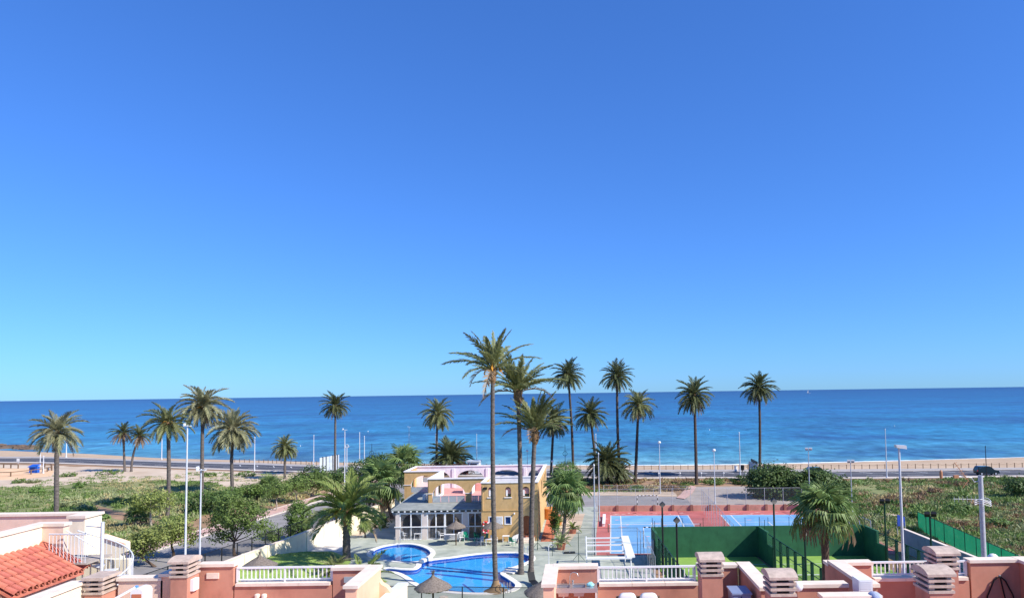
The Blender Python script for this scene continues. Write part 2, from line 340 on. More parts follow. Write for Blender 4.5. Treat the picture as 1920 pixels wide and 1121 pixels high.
# ================================================================== THE SETTING
def poly_px(pts, z=0): return [P2(x, y, z) for x, y in pts]
def extend(pl, a=900, b=900):
    (x0, y0), (x1, y1) = pl[0], pl[1]; d = math.hypot(x1 - x0, y1 - y0); s = (x0 - (x1 - x0) / d * a, y0 - (y1 - y0) / d * a)
    (x2, y2), (x3, y3) = pl[-2], pl[-1]; d = math.hypot(x3 - x2, y3 - y2); e = (x3 + (x3 - x2) / d * b, y3 + (y3 - y2) / d * b)
    return [s] + pl + [e]
def smooth_line(pl, n=8):
    out = []
    for i in range(len(pl) - 1):
        p0 = pl[max(i - 1, 0)]; p1 = pl[i]; p2 = pl[i + 1]; p3 = pl[min(i + 2, len(pl) - 1)]
        for k in range(n):
            t = k / n; out.append(tuple(0.5 * (2 * p1[j] + (p2[j] - p0[j]) * t + (2 * p0[j] - 5 * p1[j] + 4 * p2[j] - p3[j]) * t * t + (3 * p1[j] - p0[j] - 3 * p2[j] + p3[j]) * t ** 3) for j in (0, 1)))
    return out + [pl[-1]]
def smooth_loop(pl, n=6):
    N = len(pl); q = [pl[-1]] + pl + pl[:2]; out = []
    for i in range(1, N + 1):
        p0, p1, p2, p3 = q[i - 1], q[i], q[i + 1], q[i + 2] if i + 2 < len(q) else q[2]
        for k in range(n):
            t = k / n; out.append(tuple(0.5 * (2 * p1[j] + (p2[j] - p0[j]) * t + (2 * p0[j] - 5 * p1[j] + 4 * p2[j] - p3[j]) * t * t + (3 * p1[j] - p0[j] - 3 * p2[j] + p3[j]) * t ** 3) for j in (0, 1)))
    return out
def offset_loop(pl, d):
    A = sum(pl[i][0] * pl[(i + 1) % len(pl)][1] - pl[(i + 1) % len(pl)][0] * pl[i][1] for i in range(len(pl))); sg = 1 if A > 0 else -1
    out = []; n = len(pl)
    for i in range(n):
        a = pl[i - 1]; b = pl[(i + 1) % n]; tx, ty = b[0] - a[0], b[1] - a[1]; L = math.hypot(tx, ty) or 1
        out.append((pl[i][0] + sg * ty / L * d, pl[i][1] - sg * tx / L * d))
    return out
near_px = [(0, 866), (110, 867.5), (310, 875), (480, 881), (565, 883.5), (860, 890), (1170, 895), (1300, 894.5), (1600, 895), (1900, 892)]
far_px = [(0, 859), (110, 859.5), (310, 867), (480, 871.5), (565, 874.5), (860, 880.5), (1170, 884.5), (1300, 884), (1600, 884), (1900, 880.5)]
prom_px = [(0, 856.5), (110, 857), (310, 864), (480, 868), (565, 871), (860, 877), (1170, 881), (1300, 880.7), (1600, 880), (1900, 877)]
shore_px = [(20, 845), (170, 851), (300, 858.5), (480, 863), (620, 866.5), (860, 870.5), (1000, 872), (1300, 872), (1600, 866), (1900, 858)]
near_l = extend(smooth_line(poly_px(near_px))); far_l = extend(smooth_line(poly_px(far_px))); prom_l = extend(smooth_line(poly_px(prom_px)))
shore_l = extend(smooth_line(poly_px(shore_px, -2.0)))

# --- pools (outlines traced on the deck)
small_px = [(697, 1040), (704, 1031), (725, 1024), (755, 1020.5), (782, 1023), (801, 1030), (807, 1038), (800, 1045), (792, 1051), (772, 1053.5), (740, 1051.5), (712, 1047)]
big_px = [(718, 1069.5), (726, 1066.5), (752, 1068.5), (778, 1068), (789, 1062), (793, 1055), (812, 1050.5), (850, 1046), (890, 1040.5), (932, 1037.5), (972, 1038), (992, 1043), (992, 1051), (972, 1060), (949, 1068), (938, 1076), (952, 1086), (966, 1097), (958, 1106), (935, 1110), (900, 1112), (855, 1110), (812, 1105), (783, 1094), (766, 1082), (747, 1073.5)]
small = smooth_loop(poly_px(small_px)); big = smooth_loop(poly_px(big_px))
deck_out = [(-31.5, 60), (-2.2, 60), (-2.2, 50), (6.9, 50), (6.6, 75.0), (1.3, 75.2), (2.3, 107), (-27.0, 107), (-29.2, 92), (-31.6, 76)]
ground_far = [p for p in prom_l]
gp_ = offset_loop(deck_out, -0.06); iL = max(i for i, q in enumerate(prom_l) if q[0] < -27)
gl = [(-1300, -150), gp_[2], gp_[1], gp_[0], gp_[9], gp_[8], gp_[7]]; gl.insert(1, (gp_[2][0], -150)); gl += list(reversed(prom_l[:iL + 1]))
gr = [(gp_[2][0], -150), (1300, -150)] + list(reversed(prom_l[iL:])) + [gp_[7], gp_[6], gp_[5], gp_[4], gp_[3], gp_[2]]
ground = struct('ground', MB().sheet([gl], 0.0).sheet([gr], 0.0), 'dirt', fix=False, up=True)
deck = struct('pool_deck', MB().sheet([deck_out, offset_loop(small, 0.2), offset_loop(big, 0.2)], 0.03), 'greendeck', fix=False, up=True)
jm = MB()
for i in range(10): jm.box(-4.6, 1.2, 77 + i * 3.0, 77.06 + i * 3.0, 0.031, 0.035)
for i in range(8): jm.box(-2.0, 6.5, 51 + i * 3.0, 51.06 + i * 3.0, 0.031, 0.035)
for x in (0.8, 3.8): jm.box(x, x + 0.06, 50.2, 74.8, 0.031, 0.0353)
jm.build('expansion_joint', 'roofgrey', deck)

def pool(name, label, loop, deep):
    c = (sum(p[0] for p in loop) / len(loop), sum(p[1] for p in loop) / len(loop), 0)
    t = thing(name, label, 'swimming pool', c); n = len(loop)
    wl = MB()
    ring = lambda l, z: [(x, y, z) for x, y in l]
    wl.add(ring(loop, 0.02) + ring(loop, -deep), [(i, (i + 1) % n, n + (i + 1) % n, n + i) for i in range(n)])
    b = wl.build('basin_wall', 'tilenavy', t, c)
    MB().sheet([loop], -deep).build('basin_floor', 'tilepool', t, c, fix=False, up=True)
    out = offset_loop(loop, 0.55); r = MB()
    dz = 0.004 if name.startswith('small') else 0.0
    lv = ring(loop, 0.09 + dz) + ring(out, 0.09 + dz) + ring(out, 0.0) + ring(loop, -0.02)
    fs = []
    for i in range(n):
        j = (i + 1) % n
        for a in range(4):
            b2 = (a + 1) % 4; fs.append((a * n + i, a * n + j, b2 * n + j, b2 * n + i))
    r.add(lv, fs).build('rim', 'rim', t, c, smooth=40)
    MB().sheet([loop], -0.1).build('water', 'water', t, c, fix=False, up=True)
    return t, c
sp, spc = pool('small_pool', 'small kidney-shaped blue pool on the left, nearest the club veranda', small, 0.3)
bp, bpc = pool('large_pool', 'large curved blue swimming pool in front of the palms and thatched parasol', big, 0.42)
def lane(a, b, w=0.35):
    p, q = G(*a), G(*b); d = (q - p).normalized(); x = Vector((-d.y, d.x, 0)) * w / 2; z = Vector((0, 0, -0.41))
    MB().quad(p - x + z, p + x + z, q + x + z, q - x + z).build('lane_line', 'tilenavy', bp, bpc, fix=False, up=True)
lane((800, 1066), (962, 1083), 0.5); lane((806, 1062), (970, 1066), 0.45); lane((868, 1086), (893, 1104), 0.2)
def ladder(parent, org, px, ang):
    b = G(*px); o = parent
    for s in (-0.28, 0.28):
        dx, dy = math.cos(ang) * s, math.sin(ang) * s; n = Vector((-math.sin(ang), math.cos(ang), 0))
        pts = [b + Vector((dx, dy, 0)) + n * (-0.5) + Vector((0, 0, .05)), b + Vector((dx, dy, .75)) + n * (-0.45), b + Vector((dx, dy, .9)) + n * (-0.2), b + Vector((dx, dy, .75)) + n * .1, b + Vector((dx, dy, -.7)) + n * .12]
        MB().tube(pts, 0.03, 6).build('ladder_rail', 'steel', parent, org, smooth=50)
ladder(sp, spc, (744, 1021), math.pi); ladder(bp, bpc, (985, 1039.5), math.pi * 0.9); ladder(bp, bpc, (945, 1110), 0.2); ladder(bp, bpc, (950, 1108.5), 0.3)
for i in range(5):                                          # stepping blocks between the two pools
    p = G(791 + i * 3.6, 1055.5 - i * 1.6); MB().lathe([(0.28, 0.0), (0.3, 0.12), (0.26, 0.3), (0.0, 0.32)], (p.x, p.y, 0.09), 10).build('stepping_block', 'rim', bp, bpc, smooth=40)
for k, (a, b) in enumerate((((946, 1072), (966, 1076)), ((950, 1067.5), (972, 1071)))):      # slab steps beside the palms
    p, q = G(*a), G(*b); MB().beam((p.x, p.y, 0.14), (q.x, q.y, 0.14), 0.7, 0.12).build('stone_step', 'rim', bp, bpc)

# --- sea, beach, roads
struct('sea', MB().sheet([[(-60000, 120), (60000, 120), (60000, 60000), (-60000, 60000)]], -2.0), 'sea', fix=False, up=True)
bm_ = MB(); N = len(prom_l)
for i in range(N):
    (x0, y0), (x1, y1) = prom_l[i], shore_l[i]; dx, dy = x1 - x0, y1 - y0
    for t, z in ((0.0, -0.03), (0.35, -0.55), (0.8, -1.65), (1.0, -1.985), (1.45, -3.2)): bm_.v.append((x0 + dx * t, y0 + dy * t, z))
for i in range(N - 1):
    for k in range(4): a = i * 5 + k; bm_.f.append((a, a + 1, a + 6, a + 5))
struct('beach', bm_, 'beach', fix=False, up=True)
fo = MB()                                                    # breaking wave along the waterline
def shore_at(px):
    best = None
    for i in range(len(shore_l) - 1):
        a, b = shore_l[i], shore_l[i + 1]
        if min(a[0], b[0]) <= px <= max(a[0], b[0]): t = (px - a[0]) / (b[0] - a[0]); return a[1] + (b[1] - a[1]) * t
X = -20.0
while X < 150:
    w = 0.9 + 0.9 * mnoise.noise((X * .09, 3, 1)) + 0.5 * mnoise.noise((X * .5, 3, 1)); f = 1 if X < 88 else max(0, mnoise.noise((X * .07, 1, 5)) * 2)
    w = max(0.05, w * f); y = shore_at(X) + 0.3 * mnoise.noise((X * .3, 1, 1)); X2 = X + 1.0
    fo.v += [(X, y - w * .5, -1.93), (X, y + w * .6, -1.86), (X, y + w * 1.4, -1.97)]; X = X2
for i in range(len(fo.v) // 3 - 1):
    for k in range(2): a = i * 3 + k; fo.f.append((a, a + 1, a + 4, a + 3))
K['foam'] = mat('sea_foam', (236, 240, 242), (206, 222, 228), 0.8, 0.8)
tag(fo.build('surf', 'foam', fix=False, up=True), 'thin white line of surf breaking on the beach', 'surf', kind='stuff')
def strip(l0, l1, z, name, m, parent=None):
    s = MB(); n = len(l0); s.v = [(x, y, z) for x, y in l0] + [(x, y, z) for x, y in l1]; s.f = [(i, i + 1, n + i + 1, n + i) for i in range(n - 1)]
    return struct(name, s, m, parent, fix=False, up=True)
road = strip(near_l, far_l, 0.012, 'coast_road', 'asphalt_dark')
pr = strip(far_l, prom_l, 0.12, 'promenade', 'promenade')
kb = MB(); n_ = len(far_l)
for l0, o0 in ((far_l, 0), (near_l, -1)):
    for i in range(len(l0) - 1): kb.beam((l0[i][0], l0[i][1] + (0 if o0 == 0 else -.2), 0.07), (l0[i + 1][0], l0[i + 1][1] + (0 if o0 == 0 else -.2), 0.07), 0.35, 0.16)
kb.build('kerb', 'kerb', road)
# long pale pavement on the near side
strip([(x, y - 2.2) for x, y in near_l], [(x, y - 0.3) for x, y in near_l], 0.10, 'coast_pavement', 'kerb')
mk = MB()
def lerp_l(t):
    out = []
    for a, b in zip(near_l, far_l): out.append((a[0] + (b[0] - a[0]) * t, a[1] + (b[1] - a[1]) * t))
    return out
def walk(pl, step):
    acc = 0
    for i in range(len(pl) - 1):
        a, b = pl[i], pl[i + 1]; L = math.hypot(b[0] - a[0], b[1] - a[1]); d = ((b[0] - a[0]) / L, (b[1] - a[1]) / L); s = acc
        while s < L: yield (a[0] + d[0] * s, a[1] + d[1] * s), d; s += step
        acc = s - L
for (x, y), d in walk(lerp_l(0.33), 8.0):
    if abs(x) < 230: mk.beam((x, y, 0.017), (x + d[0] * 3.2, y + d[1] * 3.2, 0.017), 0.16, 0.004)
l_ = lerp_l(0.66)
for i in range(len(l_) - 1): mk.beam((*l_[i], 0.017), (*l_[i + 1], 0.017), 0.14, 0.004)
l_ = lerp_l(0.04)
for i in range(len(l_) - 1): mk.beam((*l_[i], 0.017), (*l_[i + 1], 0.017), 0.14, 0.004)
for (x, y), d in walk(lerp_l(0.67), 5.6):                    # slanting parking bays on the sea side
    if -90 < x < 200: mk.beam((x, y, 0.0185), (x - 1.6, y + 3.0, 0.0185), 0.22, 0.004)
mk.build('road_marking', 'paint', road)

# --- street beside the complex
def Xw(Y): return -33.17 + (Y - 66.75) * 0.1487              # line of the property wall
def Xk(Y): return -47.93 + (Y - 88.26) * 0.1457              # far kerb of the street
ys = [20 + i * 8 for i in range(17)]
st = MB(); st.v = [(Xk(y), y, 0.012) for y in ys] + [(Xw(min(y, 106)) - 0.35 + (max(0, y - 106)) * 0.35, y, 0.012) for y in ys]
n = len(ys); st.f = [(i, i + 1, n + i + 1, n + i) for i in range(n - 1)]
street = struct('street', st, 'asphalt', fix=False, up=True)
s2 = MB(); s2.v = [(Xk(y) - 3.0, y, 0.13) for y in ys] + [(Xk(y), y, 0.13) for y in ys]; s2.f = [(i, i + 1, n + i + 1, n + i) for i in range(n - 1)]
pave = struct('pavement', s2, 'pinkpave', fix=False, up=True)
k2 = MB()
for i in range(n - 1):
    k2.beam((Xk(ys[i]), ys[i], 0.07), (Xk(ys[i + 1]), ys[i + 1], 0.07), 0.3, 0.16); k2.beam((Xk(ys[i]) - 3.0, ys[i], 0.08), (Xk(ys[i + 1]) - 3.0, ys[i + 1], 0.08), 0.25, 0.2)
k2.build('kerb', 'kerb', pave)
struct('back_lane', MB().sheet([[(-27.5, 107.5), (3.5, 107.0), (31, 105.6), (31, 108), (17.8, 115.5), (5, 118.5), (-24, 121)]], 0.008), 'asphalt', fix=False, up=True)
struct('car_park', MB().sheet([[(16.5, 106.6), (37, 105.0), (37, 125), (28.5, 127.6), (20.2, 127.8), (18.5, 122), (16.8, 114)]], 0.016), 'oldasphalt', fix=False, up=True)
struct('footpath', MB().sheet([wob(poly_px([(1268, 934), (1284, 936), (1298, 925), (1306, 913), (1292, 910), (1284, 918)]), 2, .2)], 0.12), 'pinkpave', fix=False, up=True)
struct('verge', MB().sheet([wob([(-22, 121.3), (5, 118.8), (15.5, 116.4), (15.8, 122), (-20, 125.5)], 2, .5)], 0.006), 'sandlot', fix=False, up=True)
# --- open ground on the left and right
struct('sandy_ground', MB().sheet([wob(poly_px([(-500, 871), (0, 870), (310, 879), (480, 885), (640, 888), (640, 902), (540, 912), (420, 915), (300, 903), (180, 909), (40, 917), (-500, 930)]), 6, 1.5)], 0.004), 'sandlot', fix=False, up=True)
struct('sand_pitch', MB().sheet([wob(poly_px([(-300, 876), (60, 878), (100, 882), (96, 892), (30, 899), (-300, 905)]), 6, .8)], 0.008), 'pitch', fix=False, up=True)
fieldL = wob(poly_px([(-400, 922), (40, 913), (180, 905), (300, 900), (400, 905), (460, 925), (420, 955), (340, 985), (230, 1040), (-100, 1120), (-600, 1120)]), 5, 2.0)
struct('weedy_field', MB().sheet([fieldL], 0.0045), 'field', fix=False, up=True)
struct('dirt_path', MB().sheet([wob(poly_px([(166, 948), (182, 946), (215, 958), (262, 966), (300, 979), (292, 987), (240, 978), (200, 968)]), 2, .5)], 0.009), 'dirt', fix=False, up=True)
struct('dirt_path', MB().sheet([wob(poly_px([(395, 975), (420, 955), (480, 945), (470, 965), (420, 990), (380, 1000)]), 2, .5)], 0.011), 'dirt', fix=False, up=True)
fieldR = wob([(34, 77), (36, 108), (38, 126), (48, 133), (95, 134), (160, 140), (220, 140), (220, 40), (45, 40), (42, 70), (40, 86)], 5, 1.5)
struct('weedy_field', MB().sheet([fieldR], 0.0045), 'field', fix=False, up=True)
struct('sand_track', MB().sheet([wob(poly_px([(1640, 953), (1665, 955), (1690, 966), (1715, 975), (1700, 977), (1655, 966)]), 2, .5)], 0.01), 'sandlot', fix=False, up=True)
struct('sand_track', MB().sheet([wob(poly_px([(1870, 1015), (1900, 1030), (1960, 1045), (1960, 1070), (1880, 1060), (1875, 1040)]), 2, .5)], 0.01), 'sandlot', fix=False, up=True)
struct('pale_paving', MB().sheet([wob(poly_px([(575, 1030), (600, 1012), (640, 1003), (655, 1003), (652, 1020), (640, 1034), (600, 1037)]), 2, .1)], 0.036), 'paleslab', fix=False, up=True)
# --- lawn rising to the wall
lw = MB(); rows = 46; cols = 30
for r in range(rows):
    Y = 38 + r * (79.0 - 38) / (rows - 1)
    xr = -24.4 if Y > 62 else (-24.4 + (62 - Y) / 2.6 * 4 if Y > 59.4 else -2.4)
    if Y > 74: xr = -24.4 - (Y - 74) * 0.8
    hh = 1.05 * min(1, max(0, (79 - Y) / 6))
    for c in range(cols + 1):
        t = (c / cols) ** 1.3; x = Xw(Y) + 0.1 + (xr - Xw(Y) - 0.1) * t; k = max(0, 1 - (x - Xw(Y)) / 7.5)
        lw.v.append((x, Y, 0.045 + hh * k * k * (3 - 2 * k) + 0.03 * mnoise.noise((x * .4, Y * .4, 2))))
for r in range(rows - 1):
    for c in range(cols): a = r * (cols + 1) + c; lw.f.append((a, a + 1, a + cols + 2, a + cols + 1))
struct('lawn', lw, 'lawn', fix=False, up=True, smooth=60)
def lawn_z(x, Y):
    if Y > 79 or x > -24: return 0.04
    k = max(0, 1 - (x - Xw(Y)) / 7.5); return 0.045 + 1.05 * min(1, max(0, (79 - Y) / 6)) * k * k * (3 - 2 * k)

# --- tennis courts
cu = Vector((0.999, -0.0439, 0)); cv = Vector((0.0439, 0.999, 0)); CN = Vector((2.84, 75.95, 0))
def cf(a, b, z=0): return CN + cu * a + cv * b + Vector((0, 0, z))
def crect(mb, a0, a1, b0, b1, z): mb.quad(cf(a0, b0, z), cf(a1, b0, z), cf(a1, b1, z), cf(a0, b1, z)); return mb
struct('tennis_court', crect(MB(), -1.75, 30.5, -0.7, 26.6, 0.035), 'courtred', fix=False, up=True)
for ci, a0 in enumerate((0.0, 15.4)):
    cs = struct('court_surface', crect(MB(), a0, a0 + 10.8, 0, 23, 0.040), 'courtblue', fix=False, up=True)
    ln = MB(); w = 0.07
    for a in (0, 1.37, 9.43, 10.8): crect(ln, a0 + a - w, a0 + a + w, 0, 23, 0.046 if a in (0, 10.8) else 0.045)
    for b in (0, 23): crect(ln, a0, a0 + 10.8, b - w, b + w, 0.0475)
    for b in (5.3, 17.7): crect(ln, a0 + 1.37, a0 + 9.43, b - w, b + w, 0.0475)
    crect(ln, a0 + 5.4 - w, a0 + 5.4 + w, 5.3, 17.7, 0.049)
    ln.build('court_line', 'paint', cs, fix=False, up=True)
    wp = MB(); rr = random.Random(5 + ci)
    for i in range(46 if ci == 0 else 26):                 # flaking patches of paint near the far end
        a = a0 + rr.uniform(-1, 10.5); b = rr.uniform(23.2, 25.6) if rr.random() < 0.72 else rr.uniform(1, 21)
        L = rr.uniform(.2, .9); N_ = 7; q = [cf(a + L * rr.uniform(.4, 1) * math.cos(2 * math.pi * i2 / N_), b + .25 * rr.uniform(.3, 1) * math.sin(2 * math.pi * i2 / N_), 0.0505) for i2 in range(N_)]
        wp.quad(*q)
    wp.build('worn_patch', 'worn', cs, fix=False, up=True)
# --- padel floors
PB = Vector((7.19, 73.76, 0)); pu = Vector((0.99988, -0.0157, 0)); pv = Vector((0.0436, -0.999, 0))
def pf(a, b, z=0): return PB + pu * a + pv * b + Vector((0, 0, z))
for a0 in (0.0, 11.2):
    t_ = struct('padel_floor', MB().quad(pf(a0, 0, 0.05), pf(a0 + 10.8, 0, 0.05), pf(a0 + 10.8, 21, 0.05), pf(a0, 21, 0.05)), 'turf', fix=False, up=True)
    ln = MB()
    for b in (3.2, 17.8): ln.quad(pf(a0, b - .05, .056), pf(a0 + 10.8, b - .05, .056), pf(a0 + 10.8, b + .05, .056), pf(a0, b + .05, .056))
    ln.quad(pf(a0 + 5.35, 3.2, .058), pf(a0 + 5.45, 3.2, .058), pf(a0 + 5.45, 17.8, .058), pf(a0 + 5.35, 17.8, .058))
    ln.build('court_line', 'paint', t_, fix=False, up=True)
# ================================================================== PALMS
def frond_mesh(name, m, elev, droop, nl=26, wl=0.30, lw=0.03, seed=0, lift=0.35, curl=0.0):
    """a feather frond one metre long, base at the origin, running out along +X"""
    r = random.Random(seed); mb = MB(); n = 9; pts = [Vector((0, 0, 0))]; angs = []
    for i in range(n):
        s = (i + 0.5) / n; a = elev - droop * s ** 1.25; angs.append(a); pts.append(pts[-1] + Vector((math.cos(a), 0, math.sin(a))) / n)
    def at(s):
        q = min(s * n, n - 1e-4); i = int(q); t = q - i; return pts[i].lerp(pts[i + 1], t), (pts[i + 1] - pts[i]).normalized()
    for i in range(0, n, 2):
        p, d = at(i / n); q, d2 = at(min(1, (i + 2) / n)); w = 0.014 * (1 - i / n) + 0.004
        mb.quad(p + Vector((0, w, 0)), p - Vector((0, w, 0)), q - Vector((0, w * .7, 0)), q + Vector((0, w * .7, 0)))
        mb.quad(p + d.cross(Vector((0, 1, 0))) * w, p - d.cross(Vector((0, 1, 0))) * w, q - d2.cross(Vector((0, 1, 0))) * w * .7, q + d2.cross(Vector((0, 1, 0))) * w * .7)
    for i in range(nl):
        s = 0.13 + 0.87 * (i + 0.5) / nl; prof = max(0.25, math.sin(math.pi * min(1, 0.16 + s * 0.8)) ** 0.7)
        for sd in (-1, 1):
            ss = min(0.999, s + r.uniform(-.012, .012)); p, d = at(ss); up = d.cross(Vector((0, 1, 0)))
            if up.z < 0 and abs(d.z) < 0.98: up = -up
            sw = 0.75 + 0.5 * s + r.uniform(-.12, .12); l = wl * prof * r.uniform(.8, 1.1)
            dirn = (Vector((0, sd, 0)) * math.cos(sw) + d * math.sin(sw) + up * (lift + r.uniform(-.15, .15))).normalized()
            tip = p + dirn * l + Vector((0, 0, -1)) * l * (0.22 + curl); w = d * lw * (0.8 + 0.4 * r.random())
            mid = p + dirn * l * 0.55 + Vector((0, 0, -1)) * l * 0.03
            mb.quad(p - w * .5, mid - w * .6, tip, mid + w * .6, p + w * .5)
    me = bpy.data.meshes.new(name); me.from_pydata([tuple(v) for v in mb.v], [], mb.f); me.materials.append(K[m]); return me
ELEVS = [(86, 22), (74, 40), (60, 55), (46, 66), (30, 72), (14, 72), (-4, 66), (-24, 50), (-46, 34), (-66, 18)]
def frond_set(m, nl, wl, lw, dr=1.0, lift=0.35, seed=0):
    return [[frond_mesh('frond', m, rad(e), rad(d * dr), nl, wl, lw, seed + i * 7 + j, lift) for j in range(2)] for i, (e, d) in enumerate(ELEVS)]
FS = {'far': frond_set('frond_dark', 30, 0.28, 0.03, 0.9, seed=1), 'left': frond_set('frond', 32, 0.29, 0.028, 1.05, seed=2), 'grey': frond_set('frond_grey', 32, 0.3, 0.028, 1.1, seed=3),
      'tall': frond_set('frond', 48, 0.2, 0.026, 0.7, lift=0.1, seed=4), 'lush': frond_set('frond_lush', 46, 0.25, 0.024, 1.1, seed=5), 'dry': frond_set('frond_dry', 20, 0.2, 0.03, 1.1, seed=6)}
def trunk(mb, base, top, r0, r1, bend=0.0, n=11, seg=22, flare=1.35, rough=0.05):
    base = Vector(base); top = Vector(top); pts = []; rs = []; r = random.Random(int(base.x * 13 + base.y * 7) & 0xffff); d = top - base; side = Vector((d.z, 0, -d.x)).normalized() if abs(d.x) > 0.02 else Vector((1, 0, 0))
    H = d.length; seg = max(seg, int(H * 3))
    for i in range(seg + 1):
        t = i / seg; pts.append(base + d * t + side * bend * math.sin(math.pi * t) + Vector((r.uniform(-1, 1), r.uniform(-1, 1), 0)) * r0 * .03)
        rs.append((r0 + (r1 - r0) * t) * (1 + (flare - 1) * max(0, 1 - t * H / 0.9) ** 2) * (1 + rough * (1 if i % 2 else -1)))
    mb.tube(pts, rs, n)
def palm(name, label, base, crown, R, style, nf=52, emin=-58, emax=84, r0=0.26, r1=0.19, bend=0.0, bark='palmtrunk', boot=0.32, group=None, dry=.07, fruit=0, seed=0, lean=0.0, cat='palm tree', zb=0.0):
    r = random.Random(seed + 11); base = Vector((base[0], base[1], zb)); t = thing(name, label, cat, base, group=group); top = Vector(crown)
    mb = MB(); trunk(mb, base - Vector((0, 0, .1)), top, r0, r1, bend); mb.build('trunk', bark, t, base, smooth=35)
    bl = min(1.5, max(0.5, R * .3)); cb = MB()
    prof = [(r1 * .95, -bl), (r1 + boot * .22, -bl * .75), (r1 + boot * .42, -bl * .45), (r1 + boot * .36, -bl * .1), (r1 + boot * .2, bl * .12), (0.06, bl * .34)]
    for i, (a, z) in enumerate(prof): prof[i] = (a * (1 + (.08 if i % 2 else -.05)), z)
    cb.lathe(prof, top, 12); k0 = len(cb.v)
    for i in range(26):                                    # stubs of old leaf bases
        a = r.uniform(0, 6.283); z = r.uniform(-bl * .85, 0); q = r1 + boot * .38; p = top + Vector((math.cos(a) * q * .8, math.sin(a) * q * .8, z)); e = p + Vector((math.cos(a) * .16, math.sin(a) * .16, .2)) * min(1.2, R * .4)
        cb.beam(p, e, .1, .05)
    c = cb.build('crown', 'boot', t, base); loc = top - base
    ga = 2.39996; nf = int(nf * 1.3)
    for i in range(nf):
        q = (i + 0.5) / nf; e = emax + (emin - emax) * (q ** 0.92); e += r.uniform(-7, 7); isdry = q > 1 - dry
        k = min(range(len(ELEVS)), key=lambda j: abs(ELEVS[j][0] - e)); me = FS['dry' if isdry else style][k][r.randrange(2)]
        L = R * r.uniform(.8, 1.14) * (0.82 if e > 76 else 1.0) * (0.85 if e < -30 else 1.0)
        place(me, 'frond', c, loc + Vector((0, 0, bl * .1 * (1 - 2 * q))), (r.uniform(-.25, .25), rad(ELEVS[k][0] - e) * .9, i * ga + r.uniform(-.2, .2)), (L, L * r.uniform(.85, 1.1), L))
    for i in range(fruit):
        a = r.uniform(0, 6.283); fb = MB(); p0 = top + Vector((0, 0, .1)); p1 = top + Vector((math.cos(a) * R * .14, math.sin(a) * R * .14, R * .12)); p2 = top + Vector((math.cos(a) * R * .26, math.sin(a) * R * .26, R * .0))
        fb.tube([p0, p1, p2], [.03, .025, .02], 5)
        for j in range(16):
            s = p1.lerp(p2, r.random()); e2 = s + Vector((r.uniform(-.16, .16), r.uniform(-.16, .16), -r.uniform(.15, .45))) * max(1, R * .3); fb.beam(s, e2, .035 * max(1, R * .35), .035)
        fb.build('fruit_stalk', 'fruit', t, base)
    return t
def px_palm(name, label, cpx, bpx, Rpx, style, Y=None, **k):
    if Y is None: b = G(*bpx); Y = b.y
    else:
        b = D(bpx[0], bpx[1], Y); b.z = 0
    c = D(cpx[0], cpx[1], Y); sc = FPX / Y
    return palm(name, label, (b.x, b.y), c, Rpx / sc, style, seed=int(cpx[0]), **k)
FAR = 'date palms along the shore'
px_palm('date_palm', 'date palm at the far left, bare trunk rising behind the pale roof parapet', (107, 811), (105, 1027), 50, 'grey', Y=82, nf=46, emin=-40, r0=0.27, r1=.23, dry=.08)
px_palm('date_palm', 'small withered palm with upright trunk, left of a pair near the coast road', (231, 812), (234, 884), 26, 'far', nf=44, emin=-75, r0=.28, r1=.2, dry=.55, boot=.2)
px_palm('date_palm', 'small withered palm with curved leaning trunk, right of a pair near the coast road', (262, 818), (246, 884), 25, 'far', nf=44, emin=-75, r0=.26, r1=.2, bend=-.5, dry=.5, boot=.2)
px_palm('date_palm', 'tall date palm with orange fruit left of the white street lamp', (315, 794), (314, 972), 48, 'left', nf=34, emin=-50, r0=.27, r1=.25, fruit=4, bend=.15)
px_palm('date_palm', 'tallest date palm of the left group, ragged crown above the horizon', (380, 762), (378, 953), 50, 'grey', nf=54, emin=-66, r0=.3, r1=.24, dry=.12, fruit=3)
px_palm('date_palm', 'full-crowned date palm right of the tallest one in the left group', (437, 806), (436, 922), 50, 'grey', nf=64, emin=-66, r0=.33, r1=.24, fruit=3, bend=-.2)
px_palm('date_palm', 'short date palm standing alone on the sand by the coast road', (534, 839), (534, 897), 29, 'left', nf=52, emin=-66, r0=.28, r1=.22)
px_palm('date_palm', 'slim tall date palm in front of the grey billboard backs', (629, 761), (628, 891), 31, 'far', nf=46, emin=-52, r0=.27, r1=.2)
px_palm('date_palm', 'date palm rising behind the arcade of the yellow clubhouse', (820, 776), (818, 886), 36, 'left', nf=56, emin=-70, r0=.3, r1=.2, dry=.06)
px_palm('canary_palm', 'low bushy palm spreading just behind the clubhouse roof terrace', (845, 860), (845, 885), 46, 'far', nf=66, emin=-20, r0=.5, r1=.45, boot=.6)
px_palm('feather_palm', 'tallest palm of all, beside the large pool, crown high above the horizon', (924, 692), (930, 1108), 94, 'tall', nf=19, emin=6, emax=86, r0=.235, r1=.18, boot=.3, fruit=3, bend=-.12)
px_palm('feather_palm', 'second tallest poolside palm with pale swollen neck below its crown', (971, 734), (977, 1076), 90, 'tall', nf=24, emin=20, emax=86, r0=.27, r1=.19, boot=.55, bend=.1)
px_palm('feather_palm', 'shorter poolside palm with pale neck, right of the two tall ones', (1003, 808), (996, 1073), 84, 'tall', nf=30, emin=26, emax=88, r0=.26, r1=.21, boot=.5, bend=-.1)
px_palm('date_palm', 'dark round-crowned palm half hidden behind the short poolside palm', (1038, 790), (1033, 890), 38, 'far', nf=56, emin=-66, r0=.29, r1=.24, bark='palmtrunk_dark', dry=.05)
px_palm('date_palm', 'very tall slim palm leaning left behind the feathery pepper tree', (1065, 703), (1075, 889), 35, 'far', nf=58, emin=-68, r0=.3, r1=.22, bark='palmtrunk_dark', bend=.2)
